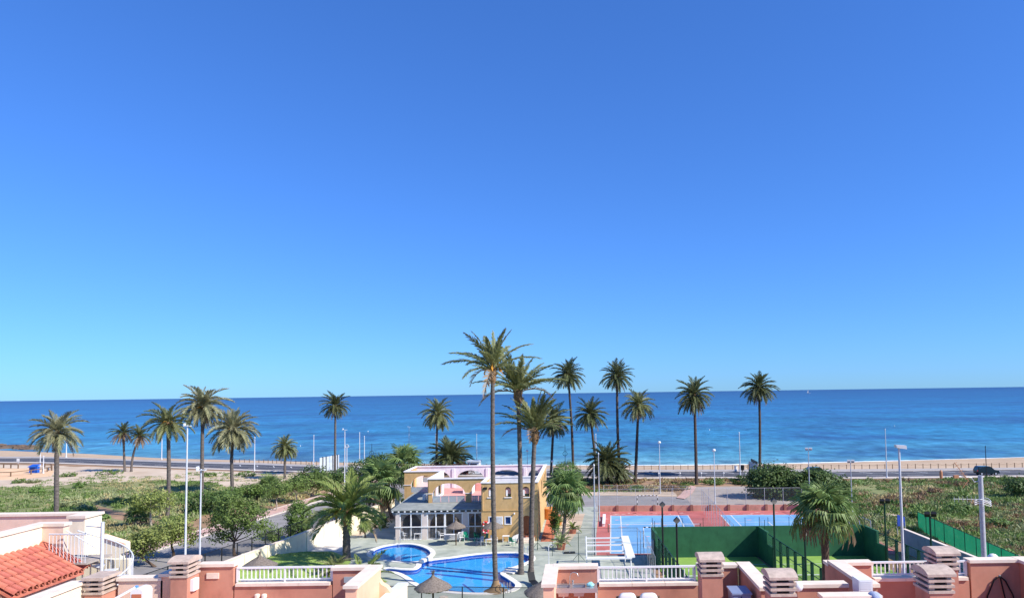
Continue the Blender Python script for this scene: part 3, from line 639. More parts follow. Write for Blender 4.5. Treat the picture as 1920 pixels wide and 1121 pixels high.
px_palm('date_palm', 'palm with slanting trunk emerging from the bushy low palm', (1107, 778), (1120, 894), 36, 'far', nf=50, emin=-56, r0=.28, r1=.24, bark='palmtrunk_dark')
px_palm('date_palm', 'very tall palm right of the bushy low palm, crown clear of the horizon', (1157, 706), (1163, 905), 36, 'far', nf=50, emin=-60, r0=.3, r1=.22, bark='palmtrunk_dark', bend=-.2)
px_palm('date_palm', 'palm with spiky pale crown and straight bare trunk next to the bushy palm', (1197, 760), (1191, 905), 37, 'left', nf=48, emin=-56, r0=.33, r1=.22, bark='palmtrunk_dark', dry=.08)
px_palm('date_palm', 'lone tall palm with ragged drooping skirt behind the tennis courts', (1302, 741), (1306, 908), 42, 'far', nf=58, emin=-78, r0=.32, r1=.24, bark='palmtrunk_dark', dry=.14)
px_palm('date_palm', 'rightmost tall palm, round crown on the horizon above the roadside panels', (1423, 727), (1424, 895), 36, 'far', nf=60, emin=-66, r0=.3, r1=.22, bark='palmtrunk_dark', bend=.15)
px_palm('canary_palm', 'wide bushy low palm between the tall trunks behind the back lane', (1137, 868), (1137, 908), 46, 'far', nf=84, emin=-62, r0=.5, r1=.45, boot=.6)
px_palm('canary_palm', 'smaller bushy palm with fronds to the ground beside the wide one', (1163, 886), (1163, 907), 30, 'far', nf=40, emin=-40, r0=.4, r1=.36, boot=.4)
px_palm('date_palm', 'stout young date palm with thick trunk and yellow fruit on the lawn edge', (650, 960), (650, 1050), 86, 'lush', nf=38, emin=-4, emax=84, r0=.42, r1=.36, boot=.4, fruit=5)
px_palm('date_palm', 'low feathery young palm behind the corner of the terrace wall', (680, 1092), (680, 1098), 66, 'lush', nf=22, emin=-10, emax=76, r0=.2, r1=.18, boot=.25, Y=66)
px_palm('date_palm', 'dark green cycad-like palm at the foot of the stout date palm', (628, 1072), (628, 1077), 38, 'left', nf=30, emin=-10, emax=76, r0=.2, r1=.18, boot=.2, Y=69)

# ------------------------------------------------------------------ fan palms
def fan_mesh(name, m, seed, droop=0.5, nseg=22):
    r = random.Random(seed); mb = MB(); L = 0.5
    mb.beam((0, 0, 0), (L, 0, .04), .025, .02)
    for i in range(nseg):
        a = rad(-125 + 250 * (i + .5) / nseg); l = 0.62 * (0.72 + 0.28 * math.cos(a)) * r.uniform(.9, 1.08); d = Vector((math.cos(a), math.sin(a), 0)); w = Vector((-d.y, d.x, 0)) * 0.030
        p = Vector((L, 0, .04)); m1 = p + d * l * .55 + Vector((0, 0, .06 * math.cos(a * 1.0) - .02)); t = p + d * l * .9 + Vector((0, 0, -droop * l * r.uniform(.35, .9))); t2 = t + Vector((0, 0, -.12 * droop)) + d * .02
        mb.quad(p, m1 - w, t - w * .4, t2, t + w * .4, m1 + w)
    me = bpy.data.meshes.new(name); me.from_pydata([tuple(v) for v in mb.v], [], mb.f); me.materials.append(K[m]); return me
FANS = [fan_mesh('fan_leaf', 'fan', i, .35 + .12 * i) for i in range(5)]; FANDRY = [fan_mesh('fan_leaf', 'frond_dry', 40 + i, .8) for i in range(2)]
def fan_palm(label, cpx, bpx, Rpx, nf=34, Y=None, r0=.22, r1=.18, dry=.1, emin=-55, name='fan_palm', zb=0.0, bark='palmtrunk'):
    if Y is None: b = G(*bpx); Y = b.y
    else: b = D(*bpx, Y)
    b = Vector((b.x, b.y, zb)); c = D(*cpx, Y); R = Rpx / FPX * Y; r = random.Random(int(cpx[0] + cpx[1]))
    t = thing(name, label, 'palm tree', b); mb = MB(); trunk(mb, b - Vector((0, 0, .1)), c, r0, r1, .06); mb.build('trunk', bark, t, b, smooth=35)
    cb = MB(); cb.lathe([(r1, -.8), (r1 * 1.5, -.5), (r1 * 1.7, -.15), (r1 * 1.1, .15), (.04, .35)], c, 11)
    for i in range(20):
        a = r.uniform(0, 6.28); p = c + Vector((math.cos(a) * r1 * 1.2, math.sin(a) * r1 * 1.2, r.uniform(-.7, 0))); cb.beam(p, p + Vector((math.cos(a) * .14, math.sin(a) * .14, .16)), .07, .04)
    cr = cb.build('crown', 'boot', t, b)
    for i in range(nf):
        q = (i + .5) / nf; e = 80 + (emin - 80) * q + r.uniform(-8, 8); L = R * r.uniform(.85, 1.08); me = FANDRY[i % 2] if q > 1 - dry else FANS[min(4, int(q * 4 + r.random()))]
        place(me, 'fan_leaf', cr, c - b, (r.uniform(-.3, .3), -rad(e), i * 2.39996 + r.uniform(-.2, .2)), L)
    return t
fan_palm('large fan palm with bearded brown trunk in front of the padel courts', (1545, 962), (1545, 1100), 66, Y=46, nf=36, r0=.27, r1=.24, emin=-38, bark='bark')
fan_palm('fan palm in the planting bed at the right corner of the clubhouse', (1062, 922), (1055, 1012), 44, nf=44, emin=-70, r0=.22)
fan_palm('fan palm with silvery leaves left of the clubhouse, nearer of two', (712, 905), (736, 972), 46, nf=40, emin=-60)
fan_palm('fan palm left of the clubhouse, farther one touching its roof corner', (757, 872), (765, 940), 40, nf=36, emin=-60)
fan_palm('squat dark fan palm beside the dirt path on the left', (258, 968), (262, 985), 24, nf=26, emin=-40, r0=.25)
fan_palm('squat fan palm with dry skirt among the shrubs beyond the street', (505, 918), (505, 935), 30, nf=34, emin=-60, dry=.3, r0=.25)
fan_palm('small fan palm in the bed by the property wall, left of the veranda', (684, 988), (684, 1008), 15, nf=18, emin=-40, r0=.1, r1=.09)
# ================================================================== BROADLEAF TREES AND SHRUBS
def leaves(mb, r, blobs, n, size, clump=0.35, flat=0.0, shell=.45):
    """leaf-sized faces gathered in clumps through the volume of the crown"""
    tot = sum(b[1] * b[2] * b[3] for b in blobs)
    for (c, rx, ry, rz) in blobs:
        k = max(10, int(n * rx * ry * rz / tot)); nc = max(6, k // 26); c = Vector(c)
        for _ in range(nc):
            while True:
                u = Vector((r.uniform(-1, 1), r.uniform(-1, 1), r.uniform(-1, 1)))
                if u.length <= 1: break
            if u.length > 1e-4: u = u.normalized() * (u.length ** shell)
            cc = c + Vector((u.x * rx, u.y * ry, u.z * rz)); cs = clump * r.uniform(.6, 1.25)
            out = Vector((u.x / rx, u.y / ry, u.z / rz + .25)).normalized()
            for _ in range(k // nc):
                p = cc + Vector((r.gauss(0, cs), r.gauss(0, cs), r.gauss(0, cs * .7))); nrm = (out + Vector((r.uniform(-1, 1), r.uniform(-1, 1), r.uniform(-.6, 1))) * .9).normalized()
                a = nrm.cross(Vector((r.uniform(-1, 1), r.uniform(-1, 1), r.uniform(-1, 1)))).normalized(); b = nrm.cross(a); s = size * r.uniform(.6, 1.3)
                mb.quad(p - a * s * .5, p + b * s * .33, p + a * s * .55, p - b * s * .33)
def tree(name, label, base, blobs, n0, size0, lm, bark='bark', r0=.14, group=None, fork=None, clump=.35, cat='tree', zb=0.0, nlimb=7, shell=.45, dens=1.45):
    n = int(n0 * dens); size = size0 * 1.02; base = Vector((base[0], base[1], zb)); t = thing(name, label, cat, base, group=group); r = random.Random(int(base.x * 31 + base.y * 17) & 0xffff)
    cz = min(b[0][2] - b[3] * .3 for b in blobs); mean = Vector(blobs[0][0]); tk = MB(); fk = base.lerp(Vector((mean.x, mean.y, cz)), fork or .9)
    pts = [base - Vector((0, 0, .1)), base.lerp(fk, .35) + Vector((r.uniform(-.08, .08), 0, 0)), base.lerp(fk, .7) + Vector((r.uniform(-.1, .1), 0, 0)), fk]; tk.tube(pts, [r0 * 1.3, r0, r0 * .85, r0 * .75], 8)
    for i in range(nlimb):
        b = blobs[i % len(blobs)]; e = Vector(b[0]) + Vector((r.uniform(-.6, .6) * b[1], r.uniform(-.6, .6) * b[2], r.uniform(-.2, .6) * b[3])); mid = fk.lerp(e, .5) + Vector((0, 0, -.1))
        tk.tube([fk, mid, e], [r0 * .55, r0 * .35, r0 * .12], 6)
    tk.build('trunk', bark, t, base, smooth=50); mb = MB(); leaves(mb, r, blobs, n, size, clump, shell=shell); mb.build('crown', lm, t, base, fix=False); return t
def blob(cx, cy, rx, ry, Y, dy=0.0, ratio=0.9):
    s = Y / FPX; c = D(cx, cy, Y + dy); return (c, rx * s, rx * s * ratio, ry * s)
def px_tree(name, label, bpx, bl, n, size, lm, Y=None, **k):
    if Y is None: b = G(*bpx); Y = b.y
    else: b = D(*bpx, Y)
    return tree(name, label, (b.x, b.y), [blob(*q[:4], Y, *(q[4:] or ())) for q in bl], n, size, lm, **k)
px_tree('street_tree', 'round leafy street tree with forked trunk inside the black fence', (440, 1042), [(440, 960, 40, 30), (415, 985, 24, 30), (472, 968, 28, 28), (432, 938, 28, 14), (482, 1000, 12, 14), (408, 1008, 12, 12)], 5200, .22, 'leaf_mid', r0=.16, dens=1.5)
px_tree('street_tree', 'yellowish street tree with crooked trunk behind the louvred chimney', (327, 1046), [(322, 985, 30, 18), (352, 1000, 18, 20), (296, 1005, 20, 18), (330, 1000, 28, 14)], 3200, .22, 'leaf_yellow', r0=.13, dens=1.3)
px_tree('street_tree', 'drooping yellow-green street tree left of the crooked one, over the road', (292, 1062), [(262, 1012, 28, 18), (240, 1030, 12, 12), (290, 1005, 22, 14), (274, 1036, 16, 14)], 3000, .22, 'leaf_yellow', r0=.13, dens=1.2)
px_tree('sapling', 'small leafy sapling by the fence, right of the round street tree', (507, 1024), [(517, 998, 14, 16), (498, 990, 12, 14), (508, 1008, 14, 10)], 900, .22, 'leaf_mid', r0=.07)
px_tree('columnar_tree', 'dense columnar evergreen beside the property wall', (560, 1012), [(560, 965, 22, 22), (561, 990, 22, 20), (558, 950, 15, 12)], 4200, .2, 'leaf_mid', r0=.12, clump=.25)
px_tree('slender_tree', 'slender pale-trunked tree beyond the dirt path on the left', (284, 988), [(282, 934, 34, 12), (300, 946, 22, 12), (262, 945, 18, 10), (305, 928, 16, 8)], 1700, .26, 'leaf_yellow', bark='palebark', r0=.14, clump=.5)
px_tree('slender_tree', 'slender pavement tree with thin white trunk, nearest of three', (518, 958), [(520, 915, 20, 14), (512, 925, 14, 8)], 900, .28, 'leaf_mid', bark='palebark', r0=.1, clump=.45)
px_tree('slender_tree', 'slender pavement tree with thin white trunk, middle of three', (558, 943), [(553, 906, 20, 13), (566, 912, 16, 9), (540, 918, 12, 8)], 1000, .3, 'leaf_mid', bark='palebark', r0=.1, clump=.5)
px_tree('slender_tree', 'slender pavement tree with thin white trunk, farthest of three', (593, 930), [(595, 900, 22, 16), (612, 905, 18, 12), (580, 905, 14, 10)], 1300, .3, 'leaf_mid', bark='palebark', r0=.1, clump=.5)
px_tree('bushy_tree', 'rounded dark bushy tree below the left end of the billboard backs', (592, 906), [(588, 888, 24, 14), (608, 896, 20, 12), (566, 897, 16, 11)], 2200, .34, 'leaf_dark', clump=.45)
px_tree('bushy_tree', 'broad shrubby tree right of the billboard, before the fan palms', (655, 912), [(650, 890, 26, 14), (672, 880, 20, 14), (632, 897, 16, 10)], 2200, .34, 'leaf_dark', clump=.45)
px_tree('pepper_tree', 'dark domed tree against the sea above the left fan palms', (712, 892), [(712, 864, 26, 12), (732, 868, 16, 10), (690, 872, 18, 12)], 2400, .36, 'leaf_dark', clump=.45)
px_tree('low_tree', 'dark low tree among the shrubs left of the round street tree', (408, 962), [(385, 938, 18, 18), (410, 935, 22, 12), (362, 945, 14, 16)], 1800, .28, 'leaf_dark', clump=.4)
px_tree('low_tree', 'wide low tree behind the round street tree, palm trunk above it', (465, 938), [(466, 918, 26, 8), (490, 915, 16, 8), (448, 922, 14, 7)], 1400, .28, 'leaf_mid', clump=.4)
px_tree('pepper_tree', 'feathery domed pepper tree right of the clubhouse roof', (1062, 912), [(1062, 888, 26, 22), (1045, 905, 16, 16), (1082, 905, 16, 18)], 4200, .3, 'leaf_pepper', clump=.32)
px_tree('dark_tree', 'broad dark tree beside the roadside panels, shading the car park', (1446, 932), [(1440, 895, 36, 22), (1470, 905, 34, 28), (1420, 915, 18, 18), (1455, 925, 40, 20)], 12500, .38, 'leaf_dark', r0=.2, clump=.55, shell=.7)
px_tree('dark_tree', 'broad dark tree behind the large fan palm, floodlight pole rising from it', (1535, 935), [(1530, 905, 38, 24), (1565, 915, 26, 26), (1502, 915, 26, 26), (1540, 935, 42, 22)], 12500, .38, 'leaf_dark', r0=.2, clump=.55, shell=.7)
px_tree('dark_tree', 'low blackish tree at the right edge of the weedy field', (1912, 932), [(1908, 908, 22, 14), (1930, 920, 30, 26), (1890, 914, 9, 8)], 3400, .3, 'leaf_dark', clump=.4)
px_tree('shrub', 'clipped green shrub at the planted foot of the clubhouse ramp', (1042, 1002), [(1040, 968, 9, 10), (1042, 985, 8, 14)], 900, .2, 'leaf_mid', clump=.2, cat='shrub')
px_tree('shrub', 'dark shrub against the property wall left of the veranda', (704, 990), [(705, 968, 9, 14), (716, 975, 8, 12)], 700, .24, 'leaf_dark', clump=.25, cat='shrub')
px_tree('shrub', 'leafy shrub under the fan palms beside the street', (742, 955), [(745, 938, 12, 14), (735, 930, 9, 10)], 800, .26, 'leaf_dark', clump=.25, cat='shrub')
# dark red hedge behind the roof terrace
hb = MB(); r_ = random.Random(3); a, b = G(785, 892), G(882, 890)
for i in range(60):
    p = a.lerp(b, i / 59); leaves(hb, r_, [(p + Vector((0, r_.uniform(-.4, .4), 1.25)), .8, .6, 1.25)], 46, .34, .3)
hd = thing('hedge', 'dark maroon hedge behind the white back parapet of the clubhouse', 'hedge', (a.x, a.y, 0)); hb.build('foliage', 'maroon', hd, (a.x, a.y, 0), fix=False)
hs_ = MB()
for i in range(8): p = a.lerp(b, (i + .5) / 8); hs_.tube([(p.x, p.y, -.05), (p.x + .1, p.y, 1.6)], [.08, .05], 6)
hs_.build('stem', 'bark', hd, (a.x, a.y, 0))
# single shrubs that stand out on the open ground (pixel of the foot, half width px, height px, material, label)
shr = [((205, 889), 22, 7, 'scrub1', 'low green bush on the sand below the pair of withered palms'), ((128, 893), 15, 7, 'scrub1', 'green bush on the sand just right of the leftmost palm trunk'),
       ((38, 905), 16, 6, 'scrub1', 'low green bush left of the leftmost palm, near the sand pitch edge'), ((64, 905), 10, 6, 'scrub2', 'small greyish bush right of the low bush by the sand pitch'),
       ((70, 923), 12, 9, 'scrub1', 'rounded dark bush in the weeds left of the leftmost palm'), ((150, 914), 12, 10, 'scrub1', 'rounded bush right of the leftmost palm at the field edge'),
       ((460, 893), 17, 8, 'scrub1', 'green bush on the sand right of the full-crowned palm'), ((392, 893), 12, 7, 'scrub1', 'small bush on the sand left of the full-crowned palm'),
       ((130, 951), 18, 11, 'scrub2', 'tall grassy shrub just above the parapet, right of the leftmost palm'), ((155, 958), 12, 12, 'scrub2', 'grassy shrub by the dirt path above the parapet corner'), ((190, 975), 14, 10, 'scrub1', 'dark low bush at the bend of the dirt path'),
       ((1165, 919), 15, 8, 'scrub4', 'brownish bush beside the back lane behind the far goal post'), ((1195, 920), 14, 9, 'scrub1', 'green bush on the verge behind the far goal'), ((1228, 919), 16, 8, 'scrub3', 'dry bush at the foot of the lane lamp'), ((1258, 919), 18, 10, 'scrub4', 'brown bush left of the pink footpath'),
       ((1338, 908), 18, 10, 'scrub1', 'dark bush right of the lone tall palm near the road'), ((1392, 907), 24, 14, 'leaf_dark', 'dense round bush left of the dark trees at the car park'),
       ((1750, 924), 12, 9, 'scrub4', 'rust coloured bush in the middle of the right field'), ((1800, 935), 22, 9, 'scrub1', 'wide green bush in the right field left of the antenna pole'), ((1795, 955), 24, 10, 'scrub1', 'largest low green mound in the right field'), ((1722, 972), 13, 12, 'scrub1', 'dark bush behind the blue sign panel'),
       ((1870, 985), 26, 12, 'scrub1', 'green mound right of the antenna pole'), ((1885, 1040), 12, 9, 'scrub1', 'yellow-green bush above the white dome on the far right')]
for (p, hw, hh, mm, lb) in shr:
    b = G(*p); s = b.y / FPX; t = thing('shrub', lb, 'shrub', b); r = random.Random(p[0]); mb = MB(); leaves(mb, r, [((b.x, b.y, hh * s * .45), hw * s, hw * s * .8, hh * s * .6)], int(260 + hw * hh * 3), .3, .22); mb.build('foliage', mm, t, b, fix=False)
    st_ = MB()
    for i in range(4): a = i * 1.6; st_.tube([(b.x, b.y, -.05), (b.x + math.cos(a) * hw * s * .3, b.y + math.sin(a) * hw * s * .3, hh * s * .5)], [.05, .02], 5)
    st_.build('stem', 'bark', t, b)
# ------------------------------------------------------------------ ground cover that nobody could count
def cover(name, label, regions, mats, seed, holes=(), nmap=None):
    r = random.Random(seed); mbs = {m_: MB() for m_ in mats}
    for (poly, n, h0, h1, rad0, rad1, nb) in regions:
        xs = [p[0] for p in poly]; ysx = [p[1] for p in poly]; c = 0; guard = 0
        while c < n and guard < n * 30:
            guard += 1; x = r.uniform(min(xs), max(xs)); y = r.uniform(min(ysx), max(ysx))
            if not inside((x, y), poly) or any(inside((x, y), h) for h in holes): continue
            v = mnoise.noise((x * .11, y * .06, seed)) + .5 * mnoise.noise((x * .35, y * .2, seed + 3))
            if v < r.uniform(-.6, .25) - (.12 if seed == 8 else 0): continue
            c += 1; k = mnoise.noise((x * .07, y * .07, seed + 20)) + r.uniform(-.35, .35); mm = mats[max(0, min(len(mats) - 1, int((k + .75) / 1.5 * len(mats))))]; mb = mbs[mm]
            R = r.uniform(rad0, rad1); h = r.uniform(h0, h1)
            for _ in range(nb):
                a = r.uniform(0, 6.283); q = R * math.sqrt(r.random()); px_, py_ = x + math.cos(a) * q, y + math.sin(a) * q; hh = h * (1 - .6 * (q / R) ** 2) * r.uniform(.6, 1.15); lx, ly = r.gauss(0, .35) * hh, r.gauss(0, .35) * hh; w = r.uniform(.035, .1) * (1 + h); t = r.uniform(0, 3.14); wx, wy = math.cos(t) * w, math.sin(t) * w
                z0 = 0 if r.random() < .5 else hh * .3
                mb.quad((px_ - wx, py_ - wy, z0), (px_ + wx, py_ + wy, z0), (px_ + lx + wx * .3, py_ + ly + wy * .3, hh), (px_ + lx - wx * .3, py_ + ly - wy * .3, hh * .95))
    first = None
    for m_, mb in mbs.items():
        if mb.f: tag(mb.build(name, m_, fix=False), label[m_], 'ground cover', kind='stuff')
LB = lambda side: {'scrub1': 'green weeds and low plants covering the field on the ' + side, 'scrub2': 'grey-green wild grass in the field on the ' + side, 'scrub3': 'dry straw-coloured grass patches in the field on the ' + side, 'scrub4': 'rust brown low plants scattered on the ' + side}
pathL = poly_px([(162, 944), (184, 942), (218, 954), (266, 962), (306, 975), (300, 992), (240, 986), (196, 975)])
stp = [(Xk(y) - 3.3, y) for y in ys] + [(Xw(y) + 40, y) for y in reversed(ys)]
cover('wild_grass', LB('left'), [(fieldL, 6500, .15, .55, .3, .9, 16), (poly_px([(150, 925), (330, 925), (420, 940), (350, 985), (250, 1030), (60, 1050), (60, 960)]), 500, .4, 1.0, .4, 1.0, 26), (poly_px([(330, 885), (600, 890), (560, 905), (330, 900)]), 160, .15, .4, .4, 1.2, 16), (poly_px([(100, 890), (300, 893), (300, 905), (60, 912)]), 150, .15, .4, .4, 1.2, 16), (poly_px([(420, 925), (640, 890), (640, 905), (560, 940), (470, 955), (400, 985)]), 800, .3, .9, .4, .9, 24)], ['scrub3', 'scrub2', 'scrub1', 'scrub1'], 5, [pathL, stp])
fieldRv = [(34, 77), (36, 108), (38, 126), (48, 133), (95, 133), (128, 138), (66, 58), (45, 52), (42, 70), (40, 86)]
cover('wild_grass', LB('right'), [(fieldRv, 15000, .1, .38, .3, 0.9, 15), (fieldRv, 1100, .4, .9, .8, 2.0, 46)], ['scrub3', 'scrub4', 'scrub2', 'scrub1', 'scrub1', 'scrub2', 'scrub3'], 8)
cover('verge_grass', {'scrub1': 'green tufts on the strip between back lane and coast road', 'scrub3': 'dry grass on the strip between back lane and coast road', 'scrub4': 'brown scrub on the strip between back lane and coast road'}, [(poly_px([(1095, 922), (1290, 921), (1300, 905), (1410, 905), (1410, 898), (1095, 899)]), 900, .15, .6, .3, 1.0, 18)], ['scrub3', 'scrub4', 'scrub1'], 12)
# grass blades on the lawn edge and round the pool palm
lg = MB(); r = random.Random(2)
for i in range(9000):
    Y = r.uniform(50, 78); x = r.uniform(Xw(Y) + .2, -24.6 if Y > 60 else -2.6)
    if Y > 74 and x > -25 - (Y - 74) * .8: continue
    z = lawn_z(x, Y); a = r.uniform(0, 3.14); w = .03; h = r.uniform(.05, .12)
    lg.quad((x - math.cos(a) * w, Y - math.sin(a) * w, z), (x + math.cos(a) * w, Y + math.sin(a) * w, z), (x + r.uniform(-.05, .05), Y + r.uniform(-.05, .05), z + h))
tag(lg.build('lawn_grass', 'lawn', fix=False), 'short mown grass blades on the lawn inside the wall', 'grass', kind='stuff')
p = G(930, 1108); mo = MB().lathe([(1.1, 0.0), (.7, .18), (.45, .4), (.33, .7), (.26, .95)], (p.x, p.y, .03), 16); tag(mo.build('soil_mound', 'dirt', smooth=60), 'dry earth mound at the foot of the tallest poolside palm', 'mound')
# ================================================================== PROPERTY WALL, FENCES
def wall_run(label, p0, p1, h, th, m, step, cap=.12, name='boundary_wall', capm='coping', pil=True):
    p0 = Vector(p0); p1 = Vector(p1); t = thing(name, label, 'wall', p0); d = p1 - p0; n = max(1, int(d.length / step))
    for i in range(n):
        a = p0 + d * (i / n); b = p0 + d * ((i + 1) / n); MB().beam(a + Vector((0, 0, h / 2 - .1)), b + Vector((0, 0, h / 2 - .1)), th, h + .2).build('wall_panel', m, t, p0)
        MB().beam(a + Vector((0, 0, h + .03)), b + Vector((0, 0, h + .03)), th + .1, .07).build('coping', capm, t, p0)
        if pil: MB().box(a.x - th * .8, a.x + th * .8, a.y - th * .8, a.y + th * .8, -.1, h + cap + .07).build('pillar', m, t, p0)
    return t
wall_run('long cream property wall between lawn and street, palm shadows on it', (Xw(46), 46, 0), (Xw(105), 105, 0), 2.2, .26, 'cream', 3.6, .02)
def mesh_fence(name, label, pts, h, step, pm, nm, pr=.04, rail=True, z0=0.0, brace=False, cat='fence'):
    t = thing(name, label, cat, Vector((pts[0][0], pts[0][1], 0))); o = Vector((pts[0][0], pts[0][1], 0)); pan = MB(); first = True
    for a, b in zip(pts[:-1], pts[1:]):
        a = Vector((a[0], a[1], z0)); b = Vector((b[0], b[1], z0)); n = max(1, round((b - a).length / step))
        for i in range(n + 1):
            if i == 0 and not first: continue
            p = a.lerp(b, i / n); MB().tube([p - Vector((0, 0, .1)), p + Vector((0, 0, h))], pr, 6).build('post', pm, t, o, smooth=60)
        first = False
        MB().quad(a + Vector((0, 0, .06)), b + Vector((0, 0, .06)), b + Vector((0, 0, h - .05)), a + Vector((0, 0, h - .05))).build('mesh_panel', nm, t, o, fix=False)
        if rail: MB().tube([a + Vector((0, 0, h - .03)), b + Vector((0, 0, h - .03))], pr * .6, 6).build('top_rail', pm, t, o)
    return t
mesh_fence('mesh_fence', 'black mesh fence on posts along the street side of the cream wall', [(Xw(48) - .9, 48), (Xw(105) - .9, 105)], 3.3, 2.3, 'black', 'blacknet', .055)
pA, pB = G(715, 1124), G(1022, 1128)
mesh_fence('mesh_fence', 'low black wire fence in front of the large pool', [(pA.x, pA.y), (pB.x, pB.y)], 1.2, 3.9, 'black', 'blacknet', .05)
# --- tennis surrounds
def wallbox(t, o, a, b, h, th, m, name='wall_panel', z0=-.05):
    return MB().beam(Vector(a) + Vector((0, 0, (h + z0) / 2)), Vector(b) + Vector((0, 0, (h + z0) / 2)), th, h - z0).build(name, m, t, o)
w0 = cf(-1.75, 27.0); t = thing('court_wall', 'low faded pink wall with brown piers at the far end of the tennis courts', 'wall', w0)
for i in range(12):
    a = cf(-1.75 + i * 2.7, 27.0); b = cf(-1.75 + (i + 1) * 2.7, 27.0); wallbox(t, w0, a, b, .8, .22, 'redwall'); q = cf(-1.75 + i * 2.7, 26.85); MB().box(q.x - .17, q.x + .17, q.y - .17, q.y + .17, -.05, .88).build('pier', 'brownpost', t, w0)
mesh_fence('court_fence', 'tall chain-link fence on thin grey posts behind the far goal', [tuple(cf(-1.75, 27.3)[:2]), tuple(cf(30.5, 27.3)[:2])], 3.2, 2.7, 'galv', 'net', .035)
mesh_fence('court_fence', 'tall chain-link fence dividing the two tennis courts', [tuple(cf(13.2, 26.4)[:2]), tuple(cf(13.2, -.4)[:2])], 3.2, 2.4, 'galv', 'net', .03)
mesh_fence('court_fence', 'tall chain-link fence between the green deck and the left tennis court', [tuple(cf(-1.9, 26.4)[:2]), tuple(cf(-1.9, -.6)[:2])], 3.0, 5.0, 'galv', 'net', .035)
mesh_fence('court_fence', 'thin dark chain-link fence at the near end of the left court', [tuple(cf(-6.2, -1.0)[:2]), tuple(cf(2.9, -1.0)[:2])], 3.0, 4.5, 'greensteel', 'net', .03)
mesh_fence('court_fence', 'curving chain-link fence from the left court to the padel court', [tuple(cf(2.9, -1.2)[:2]), tuple(cf(3.7, -6)[:2]), tuple(cf(4.0, -14)[:2])], 3.0, 1.8, 'galv', 'net', .03)
mesh_fence('court_fence', 'chain-link fence posts right of the padel courts beside the field', [(31.5, 99), (31.9, 78)], 2.8, 3.0, 'galv', 'net', .04)
mesh_fence('wire_fence', 'low wire fence posts on the strip behind the back lane', [(3.5, 120.5), (17.5, 118.0)], 1.5, 2.4, 'galv', 'net', .03)
# --- goals
def goal(label, base, rz, w=3.0, h=2.1):
    t = thing('football_goal', label, 'goal', base, rz); n = 9
    def bar(a, b, k):
        for i in range(k):
            p = Vector(a).lerp(Vector(b), i / k); q = Vector(a).lerp(Vector(b), (i + 1) / k); MB().tube([p, q], .06, 8).build('bar', 'black' if i % 2 == 0 else 'white', t, smooth=50)
    bar((-w / 2, 0, 0), (-w / 2, 0, h), 6); bar((w / 2, 0, 0), (w / 2, 0, h), 6); bar((-w / 2, 0, h), (w / 2, 0, h), 11)
    for s in (-1, 1): MB().tube([(s * w / 2, 0, h), (s * w / 2, .8, h * .9), (s * w / 2, 1.0, .03), (s * w / 2, 0, .03)], .03, 6).build('side_frame', 'white', t)
    MB().tube([(-w / 2, 1.0, .03), (w / 2, 1.0, .03)], .03, 6).build('ground_bar', 'white', t)
    return t
g = G(1214, 956); goal('striped black and white goal at the far end of the left court', (g.x, g.y, .04), rad(-2.5))
g = G(1232, 1024); goal('striped goal near the padel court wall, its near side strung white', (g.x, g.y, .045), rad(177.5))
b0 = cf(-.9, 15); t = thing('bench', 'long low white bench along the left side of the tennis court', 'bench', b0, rad(-2.5))
MB().box(-.2, .2, 0, 7, .42, .47).build('seat', 'white', t)
for y in (.3, 3.5, 6.7): MB().box(-.16, .16, y - .04, y + .04, 0, .42).build('leg', 'white', t)
t = thing('sports_net', 'net stretched across the left tennis court', 'net', cf(0, 11.5)); o = cf(0, 11.5)
# (posts stand on the doubles lines)
for a in (-.3, 11.1): MB().tube([cf(a, 11.5, 0), cf(a, 11.5, 1.07)], .05, 8).build('post', 'greensteel', t, o, smooth=50)
MB().beam(cf(-.3, 11.5, 1.0), cf(11.1, 11.5, 1.0), .03, .06).build('net_tape', 'white', t, o); MB().quad(cf(-.3, 11.5, .08), cf(11.1, 11.5, .08), cf(11.1, 11.5, .97), cf(-.3, 11.5, .97)).build('netting', 'net', t, o, fix=False)

# ================================================================== PADEL COURTS
def padel_side(t, o, a, solid=3.0, step_to=4.6, b1=20.6):
    MB().beam(pf(a, 0, 1.58), pf(a, solid, 1.58), .24, 3.2).build('side_wall', 'green', t, o); MB().beam(pf(a, solid, 1.0), pf(a, step_to, 1.0), .236, 2.0).build('side_wall', 'green', t, o)
    n = 8
    for i in range(n + 1):
        b = step_to + .15 + (b1 - step_to) * i / n
        if 9.2 < b < 10.4: continue
        MB().beam(pf(a, b, -.05), pf(a, b, 3.0), .26, .12).build('post', 'greensteel', t, o)
    for z in (3.0, 2.0, 1.0): MB().beam(pf(a, solid + .15, z), pf(a, b1, z), .06, .08 if z == 3.0 else .04).build('rail', 'greensteel', t, o)
    MB().quad(pf(a, step_to, .1), pf(a, b1, .1), pf(a, b1, 2.96), pf(a, step_to, 2.96)).build('mesh_panel', 'net', t, o, fix=False)
    MB().quad(pf(a, solid, 2.0), pf(a, step_to, 2.0), pf(a, step_to, 2.96), pf(a, solid, 2.96)).build('mesh_panel', 'net', t, o, fix=False)
    # raised mesh above the corner
    for b in (0.1, 1.9): MB().tube([pf(a, b, 3.1), pf(a, b, 4.2)], .03, 6).build('mesh_post', 'greensteel', t, o)
    MB().quad(pf(a, .1, 3.2), pf(a, 1.9, 3.2), pf(a, 1.9, 3.2 + .35), pf(a, .1, 4.2)).build('mesh_panel', 'net', t, o, fix=False)
